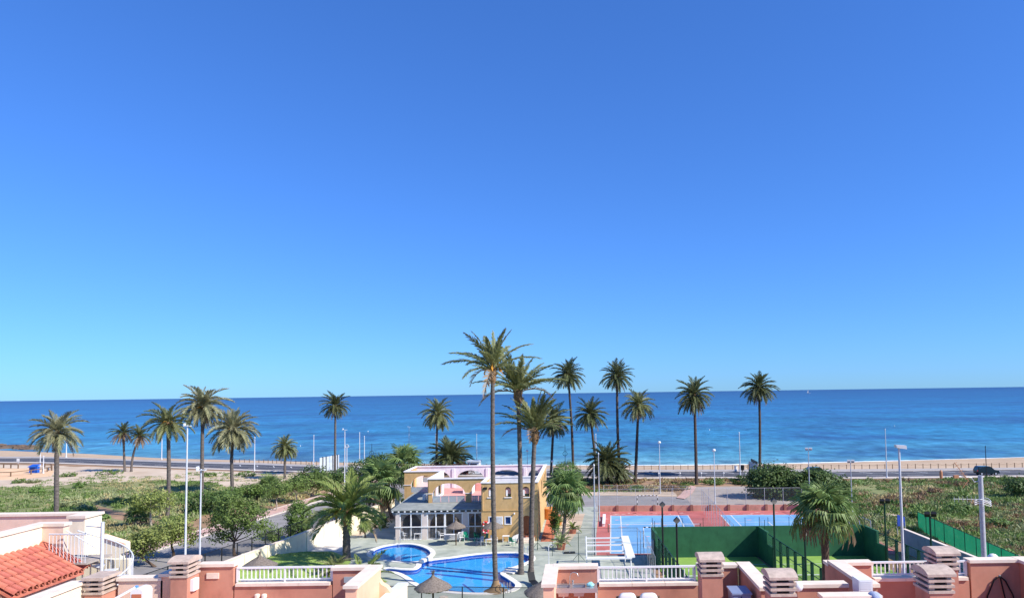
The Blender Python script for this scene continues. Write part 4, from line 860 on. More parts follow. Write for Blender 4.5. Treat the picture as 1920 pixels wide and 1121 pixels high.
for k, (a0, lab) in enumerate(((0.0, 'green walled padel court on the left, its side fence nearest the pergola'), (11.2, 'green walled padel court on the right, behind the large fan palm'))):
    o = pf(a0, 0); t = thing('padel_court', lab, 'padel court', o)
    MB().beam(pf(a0 - .1, -.13, 1.6), pf(a0 + (11.09 if a0 == 0 else 11.0), -.13, 1.6), .24, 3.2).build('back_wall', 'green', t, o)
    MB().beam(pf(a0 - .1, 21.1, 1.0), pf(a0 + 10.9, 21.1, 1.0), .24, 2.0).build('front_wall', 'green', t, o)
    padel_side(t, o, a0)
    if k == 1: padel_side(t, o, a0 + 10.95)
    for i in range(5): q = 1.0 + i * 2.2; MB().tube([pf(a0 + q, -.2, 3.15), pf(a0 + q, -.2, 4.1)], .025, 6).build('mesh_post', 'greensteel', t, o)
    MB().quad(pf(a0, -.2, 3.2), pf(a0 + 10.8, -.2, 3.2), pf(a0 + 10.8, -.2, 4.1), pf(a0, -.2, 4.1)).build('mesh_panel', 'net', t, o, fix=False)
    for a in (a0, a0 + 10.8): MB().tube([pf(a, 10.5, 0), pf(a, 10.5, .92)], .05, 8).build('net_post', 'greensteel', t, o)
    MB().beam(pf(a0, 10.5, .88), pf(a0 + 10.8, 10.5, .88), .03, .07).build('net_tape', 'white', t, o); MB().quad(pf(a0, 10.5, .08), pf(a0 + 10.8, 10.5, .08), pf(a0 + 10.8, 10.5, .85), pf(a0, 10.5, .85)).build('netting', 'blacknet', t, o, fix=False)
q = pf(-.1, 2.4); mt = thing('meter_box', 'small grey box on the outer side of the padel court wall', 'electric box', (q.x - .2, q.y, 1.1)); MB().box(-.12, .05, -.35, .35, 0, 1.3).build('casing', 'galv', mt); MB().box(-.14, -.12, -.28, .28, .1, 1.2).build('door', 'concrete', mt)
t = wall_run('grey-blue rendered wall with cream top behind the right padel court', (34.2, 75.0, 0), (35.0, 48, 0), 2.4, .24, 'bluewall', 9.2, .0, pil=False, name='garden_wall')
gp = [(41.2, 86.5), (39.9, 71.5), (38.4, 52)]
mesh_fence('windscreen_fence', 'bright green windscreen fence running beside the right field', gp, 2.2, 2.6, 'greensteel', 'greencloth', .05)
b = G(1693, 990); t = thing('sign_panel', 'deep blue sign panel on two posts beyond the padel courts', 'sign', (b.x, b.y - 5, 0)); o = Vector((b.x, b.y - 5, 0)); s = o.y / FPX
p0 = D(1682, 964, o.y); p1 = D(1701, 987, o.y); yy = o.y
MB().add([(p0.x, yy - .06, p1.z + .1), (p1.x, yy + .5, p1.z), (p1.x, yy + .5, p0.z - .4), (p0.x, yy - .06, p0.z), (p0.x, yy, p1.z + .1), (p1.x, yy + .56, p1.z), (p1.x, yy + .56, p0.z - .4), (p0.x, yy, p0.z)], [(0, 1, 2, 3), (7, 6, 5, 4), (0, 4, 5, 1), (1, 5, 6, 2), (2, 6, 7, 3), (3, 7, 4, 0)]).build('board', 'signblue', t, o)
for x in (p0.x + .1, p1.x - .1): MB().tube([(x, yy + .3, -.1), (x, yy + .3, p1.z + .5)], .05, 6).build('post', 'galv', t, o)
# white open pergola frame
o = Vector((G(1098, 1007, 2.6).x, 64, 0)); t = thing('pergola', 'white tubular pergola frame over the green deck beside the padel court', 'pergola', o)
xa, xb = G(1099, 1008, 2.6).x, G(1171, 1006, 2.6).x; ya, yb = G(1140, 1046, 2.6).y, G(1140, 1008, 2.6).y
for x in (xa, xb):
    for y in (ya, yb): MB().tube([(x, y, -.03), (x, y, 2.6)], .06, 8).build('post', 'white', t, o, smooth=50)
for i, y in enumerate((ya, ya + (yb - ya) * .32, ya + (yb - ya) * .62, yb)):
    MB().beam((xa - .1, y, 2.6 if i else 2.62), (xb + .1, y, 2.6 if i else 2.62), .12 if i else .5, .12).build('cross_beam', 'white', t, o)
for x in (xa, xb): MB().beam((x, ya - .2, 2.72), (x, yb + .2, 2.72), .1 if x == xa else .75, .1).build('side_beam', 'white', t, o)
MB().beam((xa, yb, 2.2), (xb, yb, 2.2), .06, .08).build('cross_beam', 'white', t, o)
for x in (xa + .4, xb - .2): MB().beam((x, ya + .3, .05), (x + .8, ya + .3, .05), .5, .2).build('ballast', 'black', t, o)
# portable black post with base next to it, and folded sports posts on the deck
for (bx, lab) in (((1085, 1052), 'thin dark tripod post on the green deck'), ((1008, 1030), 'thin grey net post standing by the pool path')):
    p = G(*bx); t = thing('net_post', lab, 'post', p); MB().tube([(0, 0, 0), (0, 0, 2.9)], .035, 6).build('pole', 'greensteel', t)
    for a in (0.5, 2.6, 4.7): MB().tube([(math.cos(a) * .7, math.sin(a) * .7, .03), (0, 0, .8)], .022, 6).build('leg', 'greensteel', t)
p = G(1068, 1037); t = thing('base_block', 'dark rectangular base block lying on the green deck', 'block', p, .1); MB().box(-.6, .6, -.3, .3, .03, .16).build('slab', 'black', t); MB().tube([(0, 0, .16), (0, 0, .3)], .06, 8).build('socket', 'galv', t)

# ================================================================== LAMPS AND POLES
def head_box(mb, x, y, z, w, dx): mb.add([(x - w * .35, y - w * .28, z), (x + w * .75 * dx, y - w * .28, z - w * .18), (x + w * .75 * dx, y + w * .28, z - w * .18), (x - w * .35, y + w * .28, z), (x - w * .4, y - w * .3, z + w * .3), (x + w * .7 * dx, y - w * .3, z + w * .22), (x + w * .7 * dx, y + w * .3, z + w * .22), (x - w * .4, y + w * .3, z + w * .3)], [(0, 3, 2, 1), (4, 5, 6, 7), (0, 1, 5, 4), (1, 2, 6, 5), (2, 3, 7, 6), (3, 0, 4, 7)])
def lamp(label, top, base, r=.07, head=.7, dx=1, Y=None, kind='head', pm='whitemetal', name='street_lamp', cat='street lamp', taper=.6):
    if Y is None: b = G(*base); Y = b.y
    else: b = D(*base, Y)
    b.z = 0; tp = D(*top, Y); tp.x = b.x; t = thing(name, label, cat, b); h = tp.z
    MB().tube([(0, 0, -.05), (0, 0, .35), (0, 0, .36), (0, 0, h)], [r * 1.5, r * 1.5, r, r * taper], 8).build('pole', pm, t, smooth=40)
    if kind == 'head': mb = MB(); head_box(mb, 0, 0, h - .02, head, dx); mb.build('lamp_head', 'whitemetal', t); MB().box(-.1 * head, .5 * head, -.18 * head, .18 * head, h - .1 * head - .03, h - .06 * head).build('lens', 'lampglass', t)
    elif kind == 'ball': MB().lathe([(.05, 0), (.22, .06), (.3, .2), (.24, .38), (.05, .46)], (0, 0, h - .05), 12).build('lamp_head', 'lampglass', t, smooth=60)
    elif kind == 'arm': MB().tube([(0, 0, h - .1), (.25 * dx, 0, h + .1), (.9 * dx, -.2, h + .16)], [r * .5, r * .45, r * .4], 6).build('arm', pm, t); mb = MB(); head_box(mb, .9 * dx, -.2, h + .1, .45, dx); mb.build('lamp_head', 'whitemetal', t)
    elif kind == 'tip': MB().lathe([(r * .8, 0), (r * 1.1, .1), (.02, .3)], (0, 0, h), 8).build('finial', pm, t)
    elif kind == 'ring':
        MB().tube([(.32 * math.cos(a * .3927), .0, h + .32 * math.sin(a * .3927)) for a in range(17)], .05, 6).build('ring', pm, t)
        MB().tube([(.24 * math.cos(a * .3927 + .8) + .14, .1, h + .24 * math.sin(a * .3927)) for a in range(17)], .04, 6).build('ring', pm, t)
    elif kind == 'flood':
        for s in (-1, 1): mb = MB(); mb.beam((s * .28 * dx, -.1, h + .12), (s * .28 * dx + .1, .12, h + .3), .42, .3); mb.build('flood_head', 'black' if pm != 'galv' else 'galv', t)
        MB().beam((-.45, 0, h), (.45, 0, h), .06, .06).build('bracket', pm, t)
    elif kind == 'square':
        mb = MB(); mb.add([(-.28, -.22, h + .1), (0, -.3, h - .12), (.3, -.1, h + .1), (.05, .05, h + .34), (-.26, .1, h + .16), (.02, .02, h - .06), (.32, .2, h + .16), (.07, .35, h + .4)], [(0, 1, 2, 3), (7, 6, 5, 4), (0, 4, 5, 1), (1, 5, 6, 2), (2, 6, 7, 3), (3, 7, 4, 0)]); mb.build('flood_head', 'black', t)
        MB().tube([(0, 0, h - .3), (.05, .05, h + .1)], .05, 6).build('bracket', pm, t)
    return t
lamp('tall white street lamp in front of the left date palms', (350, 797), (347, 1058), r=.12, head=.75, dx=-.6, name='street_lamp')
lamp('shorter white street lamp right of the tall one, behind the louvred chimney', (372, 879), (374, 1075), r=.1, head=.95, dx=-.5)
lamp('nearest street lamp on the right, white head against the sea', (1688, 838), (1699, 1190), Y=47, r=.12, head=.62, dx=1)
lamp('lamp post on the verge behind the far goal', (1236, 831), (1238, 925), r=.08, kind='ball')
lamp('lamp post at the edge of the car park behind the court wall', (1339, 846), (1341, 944), r=.08, kind='ball')
lamp('bare white mast by the coast road left of the roadside panels', (1386, 812), (1388, 890), r=.12, kind='tip')
lamp('tall white mast beside the coast road above the right field', (1660, 806), (1663, 896), r=.12, kind='tip')
lamp('white mast beside the coast road right of the full-crowned palm', (477, 821), (477, 883), r=.14, kind='tip')
lamp('white mast on the beach side behind the left palm with fruit', (304, 800), (303, 861), r=.14, kind='tip')
lamp('white mast on the beach side right of the leftmost palm', (124, 828), (124, 858), r=.18, kind='tip')
lamp('white mast on the beach side left of the billboard backs', (588, 817), (588, 872), r=.12, kind='tip')
lamp('white street lamp with head above the stout date palm', (644, 805), (646, 918), r=.12, head=.8, dx=-.7)
lamp('pole topped with a white ring ornament beside that lamp', (648, 836), (650, 914), r=.12, kind='ring', name='ornament_pole', cat='pole')
lamp('left of two plain white poles right of the billboard', (674, 812), (674, 880), r=.13, kind='tip', name='flag_pole', cat='pole')
lamp('right of two plain white poles right of the billboard', (683, 819), (683, 880), r=.13, kind='tip', name='flag_pole', cat='pole')
lamp('slim street lamp between the dark domed tree and the clubhouse', (766, 800), (767, 882), r=.09, head=.6, dx=-.6)
lamp('thin white mast above the kiosk behind the clubhouse', (894, 815), (894, 880), r=.08, kind='tip')
lamp('thin pale mast beside the palm behind the clubhouse arcade', (816, 815), (817, 882), r=.09, kind='tip')
lamp('small lamp post seen between the poolside palm trunks', (989, 846), (989, 890), r=.08, kind='ball')
lamp('short white lamp beside the dark palm trunk right of the clubhouse', (1036, 866), (1036, 892), r=.07, kind='ball')
lamp('white mast behind the palm with slanting trunk', (1118, 815), (1118, 884), r=.12, kind='tip')
lamp('small white lamp post by the sand pitch, left one', (75, 846), (75, 874), r=.12, kind='tip')
lamp('small white lamp post by the sand pitch, right one', (81, 856), (81, 887), r=.13, kind='tip')
lamp('left of two tall grey poles at the corner of the tennis court', (1114, 874), (1116, 1040), r=.1, kind='tip', pm='galv', name='court_pole', cat='pole')
lamp('right of two tall grey poles at the corner of the tennis court', (1122, 852), (1124, 978), r=.09, kind='tip', pm='galv', name='court_pole', cat='pole')
lamp('tall grey floodlight pole rising from the dark tree', (1516, 844), (1519, 952), r=.09, kind='flood', pm='galv', name='floodlight', cat='floodlight')
lamp('shorter grey floodlight pole right of the dark trees', (1595, 867), (1598, 962), r=.09, kind='flood', pm='galv', name='floodlight', cat='floodlight')
lamp('dark floodlight on the padel court side, farther of two', (1243, 948), (1244, 1072), Y=67, r=.1, kind='square', pm='black', name='floodlight', cat='floodlight', taper=.8)
lamp('dark floodlight on the padel court side, nearer of two', (1271, 978), (1271, 1100), Y=58.5, r=.1, kind='square', pm='black', name='floodlight', cat='floodlight', taper=.8)
lamp('dark floodlight between the two padel courts', (1454, 942), (1455, 1100), Y=62, r=.1, kind='square', pm='greensteel', name='floodlight', cat='floodlight', taper=.8)
lamp('second dark floodlight between the padel courts beside the fan palm trunk', (1511, 1000), (1512, 1100), Y=54, r=.1, kind='square', pm='greensteel', name='floodlight', cat='floodlight', taper=.8)
lamp('dark floodlight on the right side of the padel courts, farther one', (1660, 943), (1664, 1100), Y=67, r=.1, kind='flood', pm='greensteel', name='floodlight', cat='floodlight', taper=.8)
lamp('dark floodlight on the right side of the padel courts, nearer one', (1747, 968), (1749, 1100), Y=59, r=.1, kind='flood', pm='greensteel', name='floodlight', cat='floodlight', taper=.8)
lamp('slim dark post by the coast road next to the parked car', (1844, 838), (1850, 893), r=.09, kind='tip', pm='black', name='road_post', cat='post')
for (x, y0, y1, rr_, lab) in ((697, 832, 884, 8, 'thin wire ornament with a ring on a pole left of the clubhouse'), (1060, 833, 890, 8, 'thin wire ornament with a ring above the pepper tree')):
    b = G(x, y1); t = thing('wire_ornament', lab, 'ornament', b); s = b.y / FPX; h = D(x, y0, b.y).z; zc = D(x, y0 + 17, b.y).z; R = 4.0 * s
    MB().tube([(0, 0, -.05), (0, 0, h)], .05, 6).build('pole', 'black', t); MB().tube([(R * math.cos(a * .3927), 0, zc + R * math.sin(a * .3927)) for a in range(17)], .05, 6).build('ring', 'black', t)
# low bollard lights along the near edge of the coast road
for i, (x, y) in enumerate(((1194, 893), (1235, 893), (1275, 893), (1315, 893), (1357, 893), (1398, 893))):
    b = G(x, y + 1.5); t = thing('bollard_light', ['first', 'second', 'third', 'fourth', 'fifth', 'sixth'][i] + ' white-topped bollard from the left beside the coast road, right of the bushy palm', 'bollard', b, group='white-topped bollards along the coast road'); MB().tube([(0, 0, -.03), (0, 0, .7)], .06, 6).build('post', 'galv', t); MB().lathe([(.05, .7), (.16, .78), (.16, .95), (.03, 1.02)], (0, 0, 0), 8).build('cap', 'white', t)
# beach post-and-rope fence
o = Vector((*prom_l[60], 0)); t = thing('rope_fence', 'long row of wooden posts with rope between road and beach', 'fence', o); pts = [q for q, d in walk(prom_l, 1.62) if -95 < q[0] < 135]
pm_ = MB().box(-.055, .055, -.055, .055, -.1, .98).build('post', 'wood', t); me = pm_.data; pm_.location = Vector((pts[0][0], pts[0][1], .12)) - o
for p in pts[1:]: place(me, 'post', t, Vector((p[0], p[1], .12)) - o)
rp = MB()
for a, b in zip(pts[:-1], pts[1:]): m3 = ((a[0] + b[0]) / 2, (a[1] + b[1]) / 2, .12 + .72); rp.tube([(a[0], a[1], .12 + .85), m3, (b[0], b[1], .12 + .85)], .02, 4, False)
rp.build('rope', 'wood', t, o)
# billboards
b = G(600, 886); t = thing('billboard', 'grey backs of a large billboard on steel posts near the coast road', 'billboard', b); Yb = b.y
A = D(599, 858, Yb - 2); A2 = D(599, 884, Yb - 2); B = D(636, 852, Yb + 8); B2 = D(636, 880, Yb + 8)
K['panelgrey'] = mat('grey_sheet_metal', (196, 204, 210), (176, 186, 194), 2, .5, weather=.15)
for i in range(6):
    f0, f1 = i / 6 + .012, (i + 1) / 6 - .012; q = [A2.lerp(B2, f0), A2.lerp(B2, f1), A.lerp(B, f1), A.lerp(B, f0)]; n_ = Vector((0, .12, 0)); MB().add(q + [v + n_ for v in q], [(3, 2, 1, 0), (4, 5, 6, 7), (0, 1, 5, 4), (1, 2, 6, 5), (2, 3, 7, 6), (3, 0, 4, 7)]).build('panel', 'panelgrey', t, b)
for i in (0.17, .33, .67, .92): p = A2.lerp(B2, i); q = A.lerp(B, i); MB().beam((p.x, p.y - .2, -.1), (p.x, p.y - .2, q.z + .1), .24, .18).build('post', 'black', t, b)
b = G(1412, 898); t = thing('roadside_panels', 'white and grey hoarding panels with dark top edge behind the rightmost tall palm', 'hoarding', b); Yb = b.y
def pan(x0, y0, x1, y1, x2, y2, x3, y3, Y0, Y1, m_, nm):
    q = [D(x0, y0, Y0), D(x1, y1, Y1), D(x2, y2, Y1), D(x3, y3, Y0)]; n_ = Vector((0, .15, 0)); MB().add(q + [v + n_ for v in q], [(3, 2, 1, 0), (4, 5, 6, 7), (0, 1, 5, 4), (1, 2, 6, 5), (2, 3, 7, 6), (3, 0, 4, 7)]).build(nm, m_, t, b)
pan(1404, 897, 1421, 899, 1421, 870, 1404, 864, Yb, Yb - 6, 'panelgrey', 'panel'); pan(1408, 865, 1421, 871, 1421, 865.5, 1408, 859, Yb - .3, Yb - 6.3, 'black', 'top_board'); pan(1431, 900, 1450, 900, 1450, 877, 1431, 872, Yb - 3, Yb - 8, 'panelgrey', 'panel'); pan(1431, 873, 1444, 877, 1444, 872, 1431, 867.5, Yb - 3.3, Yb - 8.3, 'black', 'top_board')
for x in (1406, 1419, 1434): p = D(x, 890, Yb - 2); MB().beam((p.x, p.y + .6, -.1), (p.x, p.y + .6, 3.2), .15, .15).build('post', 'black', t, b)
# kiosk behind the club
b = G(888, 888); t = thing('beach_kiosk', 'small white kiosk roof showing behind the clubhouse parapet', 'kiosk', b); s = b.y / FPX; z1 = D(888, 863, b.y).z; MB().box(-11 * s, 11 * s, 0, 2.5, 0, z1 - .35).build('wall', 'white', t); MB().box(-13 * s, 12 * s, -.3, 2.8, z1 - .35, z1 - .1).build('roof', 'panelgrey', t); MB().box(-6 * s, 6 * s, -.03, 0, z1 - 1.6, z1 - .7).build('hatch', 'glass', t)
b = G(1380, 884); t = thing('litter_bin', 'white litter bin on the promenade by the bare mast', 'bin', b); MB().lathe([(.25, 0), (.32, .1), (.34, 1.0), (.3, 1.08)], (0, 0, .12), 10).build('body', 'white', t); MB().lathe([(.36, 1.05), (.36, 1.15), (.1, 1.2)], (0, 0, .12), 10).build('lid', 'galv', t)
b = G(1392, 885); t = thing('litter_bin', 'dark litter bin on the promenade right of the white one', 'bin', b); MB().lathe([(.25, .3), (.42, .4), (.45, 1.3), (.3, 1.4)], (0, 0, .12), 10).build('body', 'black', t); MB().tube([(0, 0, .1), (0, 0, .5)], .08, 8).build('foot', 'black', t)
# ------------------------------------------------------------------ cars
def car(label, px, m_, rz=0.0, L=4.3, hgt=1.75):
    b = G(*px); t = thing('parked_car', label, 'car', (b.x, b.y, .014), rz); W = 1.75
    sil = [(-2.1, .35), (-2.15, .75), (-2.12, 1.05), (-1.95, 1.6), (-1.7, hgt), (.25, hgt), (.55, hgt - .08), (1.15, 1.08), (1.9, .95), (2.12, .75), (2.15, .4), (1.75, .32), (-1.75, .32)]
    mb = MB(); n = len(sil)
    for y, ins in ((-W / 2, 0), (W / 2, 0)): mb.v += [(x, y * (.86 if z > 1.2 else 1), z) for x, z in sil]
    mb.f = [tuple(range(n)), tuple(reversed(range(n, 2 * n)))] + [(i, n + i, n + (i + 1) % n, (i + 1) % n) for i in range(n)]
    mb.build('body', m_, t, smooth=30)
    for s in (-1, 1):
        for (x0, x1, x2, x3) in ((-1.85, -.75, -.75, -1.68), (-.65, .35, .18, -.65), (.42, .95, .32, .26)):
            y0, y1 = s * (W / 2 * .93 + .005), s * (W / 2 * .87 + .006); MB().quad((x0, y0, 1.12), (x1, y0, 1.12), (x2, y1, hgt - .14), (x3, y1, hgt - .14)).build('window', 'glass', t, fix=False)
        for x in (-1.35, 1.35):
            w = MB().lathe([(.2, -.1), (.32, -.1), (.33, -.06), (.33, .06), (.32, .1), (.2, .1)], (0, 0, 0), 14).build('wheel', 'tyre', t); w.rotation_euler = (rad(90), 0, 0); w.location = (x, s * (W / 2 - .08), .33)
            rm = MB().lathe([(.05, -.105), (.19, -.105), (.19, .105), (.05, .105)], (0, 0, 0), 10).build('rim', 'galv', w)
        MB().box(2.05, 2.13, s * .8 - .16, s * .8 + .16, .68, .88).build('headlight', 'lampglass', t); MB().box(-2.16, -2.1, s * .78 - .1, s * .78 + .1, .8, 1.1).build('tail_light', 'red', t)
    MB().quad((.62, -.68, hgt - .13), (.62, .68, hgt - .13), (1.1, .75, 1.14), (1.1, -.75, 1.14)).build('windscreen', 'glass', t, fix=False)
    return t
car('black car on the coast road above the dark trees', (1533, 891.5), 'carpaint', rad(-4)); car('dark car on the coast road beside the antenna pole at the far right', (1850, 890), 'carpaint2', rad(-3))
# ------------------------------------------------------------------ left: playground fence, blue hut, rocks; sea: boat and buoys
o = G(-60, 886); t = thing('timber_rail_fence', 'low timber rail fence round the sand pitch on the far left', 'fence', o)
pl = [G(-40, 894), G(20, 893), G(58, 889), G(80, 886), G(97, 882), G(96, 876.5), G(72, 875)]
for a, b in zip(pl[:-1], pl[1:]):
    n = max(1, round((b - a).length / 3))
    for i in range(n): p = a.lerp(b, i / n); MB().box(p.x - .1, p.x + .1, p.y - .1, p.y + .1, -.1, 1.1).build('post', 'wood', t, o)
    MB().beam(a + Vector((0, 0, 1.0)), b + Vector((0, 0, 1.0)), .1, .16).build('rail', 'wood', t, o)
pl = [G(-20, 876), G(34, 878)]
t = thing('timber_rail_fence', 'short dark timber rail at the back of the sand pitch', 'fence', pl[0])
for i in range(5): p = pl[0].lerp(pl[1], i / 4); MB().box(p.x - .1, p.x + .1, p.y - .1, p.y + .1, -.1, 1.1).build('post', 'wood', t, pl[0])
MB().beam(pl[0] + Vector((0, 0, 1.0)), pl[1] + Vector((0, 0, 1.0)), .1, .16).build('rail', 'wood', t, pl[0])
b = G(64, 886); t = thing('blue_hut', 'bright blue playground hut with sloping roof on the sand pitch', 'hut', b); MB().box(-.85, .85, -.5, .6, 0, 1.5).build('wall', 'blue', t); MB().add([(-1, -.8, 1.42), (1, -.8, 1.42), (1, .8, 1.9), (-1, .8, 1.9), (-1, -.8, 1.52), (1, -.8, 1.52), (1, .8, 2.0), (-1, .8, 2.0)], [(0, 3, 2, 1), (4, 5, 6, 7), (0, 1, 5, 4), (1, 2, 6, 5), (2, 3, 7, 6), (3, 0, 4, 7)]).build('roof', 'blue', t); MB().box(-.4, .4, -.53, -.5, .3, 1.1).build('opening', 'signblue', t)
b = G(34, 869.5); t = thing('road_sign', 'small white square sign beside the coast road on the far left', 'sign', b); MB().tube([(0, 0, -.05), (0, 0, 1.2)], .06, 6).build('post', 'galv', t); MB().box(-.4, .4, -.08, -.05, .7, 1.5).build('plate', 'white', t)
K['rock'] = mat('brown_shore_rock', (128, 108, 90), (88, 74, 62), .4, .95, .5, 3)
rr = random.Random(4); t = thing('rocky_point', 'low brown rocky point reaching into the sea on the far left', 'rocks', G(10, 838, -2))
o = G(10, 838, -2)
for i in range(46):
    x = rr.uniform(-120, 66); y = 838.5 + rr.uniform(-2.5, 3.5) + max(0, -x) * .0; p = G(x, y, -2); s = rr.uniform(1.2, 3.4); mb = MB(); mb.lathe([(s * 1.5, -.5), (s * 1.25, .2), (s * .8, rr.uniform(.5, 1.0)), (s * .3, rr.uniform(.7, 1.3))], p, 9)
    mb.v = [(vx + rr.uniform(-.35, .35) * s, vy + rr.uniform(-.35, .35) * s, vz) for vx, vy, vz in mb.v]; mb.build('rock', 'rock', t, o)
b = G(1516, 737.5, -2); t = thing('sailboat', 'tiny white sailing boat on the horizon at the right', 'boat', b); s = b.y / FPX
hull = MB().add([(-3.2 * s, 0, .6 * s), (-2.6 * s, -.7 * s, .9 * s), (2.4 * s, -.7 * s, .9 * s), (3.4 * s, 0, 1.0 * s), (2.4 * s, .7 * s, .9 * s), (-2.6 * s, .7 * s, .9 * s), (-2.4 * s, 0, -.2 * s), (2.6 * s, 0, -.2 * s)], [(0, 1, 2, 3, 4, 5), (0, 6, 1), (1, 6, 7, 2), (2, 7, 3), (3, 7, 4), (4, 7, 6, 5), (5, 6, 0)]).build('hull', 'white', t)
MB().tube([(0, 0, .5 * s), (0, 0, 8 * s)], .12 * s, 6).build('mast', 'galv', t); MB().add([(-.1 * s, 0, 1.4 * s), (-2.8 * s, .3 * s, 1.5 * s), (-.1 * s, 0, 7.8 * s), (-.1 * s, .1 * s, 1.4 * s), (-2.8 * s, .4 * s, 1.5 * s), (-.1 * s, .1 * s, 7.8 * s)], [(0, 1, 2), (5, 4, 3), (0, 3, 4, 1), (1, 4, 5, 2), (2, 5, 3, 0)]).build('sail', 'canvas', t)
for (x, y, lab) in ((1330, 806, 'white buoy on the sea left of the bare mast'), (690, 809, 'white buoy on the sea above the two plain poles'), (1677, 799, 'white buoy on the sea near the nearest right street lamp'), (563, 836, 'white buoy on the sea right of the short date palm')):
    b = G(x, y, -2); t = thing('buoy', lab, 'buoy', b); s = b.y / FPX; MB().lathe([(.2 * s, -.6 * s), (.8 * s, -.2 * s), (.9 * s, .4 * s), (.5 * s, 1.0 * s), (.12 * s, 1.6 * s)], (0, 0, 0), 12).build('float', 'white', t, smooth=60); MB().tube([(0, 0, 1.2 * s), (0, 0, 2.0 * s)], .15 * s, 6).build('pin', 'galv', t)
# ================================================================== CLUBHOUSE
CO = Vector((-14.0, 84.6, 0)); club = thing('clubhouse', 'ochre two-storey clubhouse with arched roof terrace and glazed veranda by the pools', 'building', CO)
def rect(u0, u1, v0, v1): return [(u0, v0), (u1, v0), (u1, v1), (u0, v1)]
def arch(u0, u1, v0, vs, vt, n=14):
    c = (u0 + u1) / 2; r = (u1 - u0) / 2; return [(u0, v0), (u1, v0)] + [(c + r * math.cos(math.pi * k / n), vs + (vt - vs) * math.sin(math.pi * k / n)) for k in range(n + 1)]
def wallY(name, m, Y, th, loops, parent=club): return MB().plate(loops, lambda u, v: (u, Y, v), (0, th, 0)).build(name, m, parent, CO)
def wallX(name, m, X, th, loops, parent=club): return MB().plate(loops, lambda u, v: (X, u, v), (th, 0, 0)).build(name, m, parent, CO)
def cbox(name, m, x0, x1, y0, y1, z0, z1, parent=club): return MB().box(x0, x1, y0, y1, z0, z1).build(name, m, parent, CO)
VX0, VX1, VY = -22.7, -12.1, 84.6; BX0, BX1, BY = -12.1, -5.4, 83.0; ZT = 6.85; FL = 3.75
# veranda front and room
wallY('veranda_wall', 'taupe', VY, .25, [rect(VX0, VX1 - .003, 0, 3.5), rect(-22.2, -19.5, .05, 3.15), rect(-18.9, -14.6, .05, 3.15), rect(-13.95, -12.25, .05, 3.15)])
wallX('veranda_wall', 'taupe', VX0, .25, [rect(VY + .25, 96.2, 0, 3.5)])
wallY('inner_arcade', 'taupe', VY + .32, .2, [rect(VX0 + .26, VX1, 0.03, 3.45), arch(-22.0, -19.7, .1, 1.7, 3.0), arch(-18.6, -14.9, .1, 1.7, 3.1), arch(-13.8, -12.35, .1, 1.9, 2.9)])
cbox('inner_floor', 'paleslab', VX0 + .26, VX1, VY + .26, 96, .0, .04); cbox('inner_wall', 'taupe', VX0 + .26, VX1, 90.0, 90.2, .04, 3.4)
for (x0, x1, ms) in ((-22.2, -19.5, 2), (-18.9, -14.6, 4), (-13.95, -12.25, 2)):
    wn = MB(); f = MB(); wd = x1 - x0
    g = MB().box(x0 + .05, x1 - .05, VY + .12, VY + .14, .1, 3.1).build('window', K['veranda_glass'] if 'veranda_glass' in K else K.setdefault('veranda_glass', mat('veranda_glass', (40, 50, 66), (30, 38, 54), .6, .04, spec=.9, alpha=.22)), club, CO)
    for i in range(ms + 1):
        x = x0 + wd * i / ms; w = .11 if i in (0, ms) or (ms == 4 and i == 2) else .06; f.box(x - w, x + w, VY + .02, VY + .2, .05, 3.15)
    f.box(x0 - .1, x1 + .1, VY - .03, VY + .19, 3.08, 3.22); f.box(x0 + .02, x1 - .02, VY + .01, VY + .21, .05, .15)
    f.build('frame', 'white', g, CO)
    n = int(wd / .16); bb = MB()
    for i in range(1, n): bb.box(x0 + wd * i / n - .008, x0 + wd * i / n + .008, VY - .02, VY + .0, .12, 1.5)
    bb.build('window_bars', 'galv', g, CO)
cbox('ledge', 'white', VX0 - .12, VX1 - .01, VY - .1, VY - .021, 1.5, 1.62)
rf = MB().add([(VX0 - .5, VY - .22, 3.5), (VX1 - .004, VY - .22, 3.5), (VX1 - .004, 87.48, 3.82), (-19.3, 87.48, 3.82), (-19.3, 96.18, 3.95), (VX0 - .5, 96.18, 3.95)] + [(VX0 - .5, VY - .22, 3.62), (VX1 - .004, VY - .22, 3.62), (VX1 - .004, 87.48, 3.94), (-19.3, 87.48, 3.94), (-19.3, 96.18, 4.07), (VX0 - .5, 96.18, 4.07)],
    [(0, 1, 2, 3), (0, 3, 4, 5), (9, 8, 7, 6), (11, 10, 9, 6), (0, 6, 7, 1), (1, 7, 8, 2), (2, 8, 9, 3), (3, 9, 10, 4), (4, 10, 11, 5), (5, 11, 6, 0)]).build('veranda_roof', 'roofgrey', club, CO)
for i in range(15): x = VX0 - .3 + i * .735; cbox('rafter_end', 'white', x - .09, x + .09, VY - .26, VY - .02, 3.34, 3.49, rf)
cbox('fascia', 'black', VX0 - .3, VX1 - .01, VY - .14, VY - .01, 3.32, 3.48, rf)
for x in (-20.3, -19.75): MB().box(x - .2, x + .2, 89.2, 89.8, 4.0, 4.7).build('roof_vent', 'white', rf, CO)
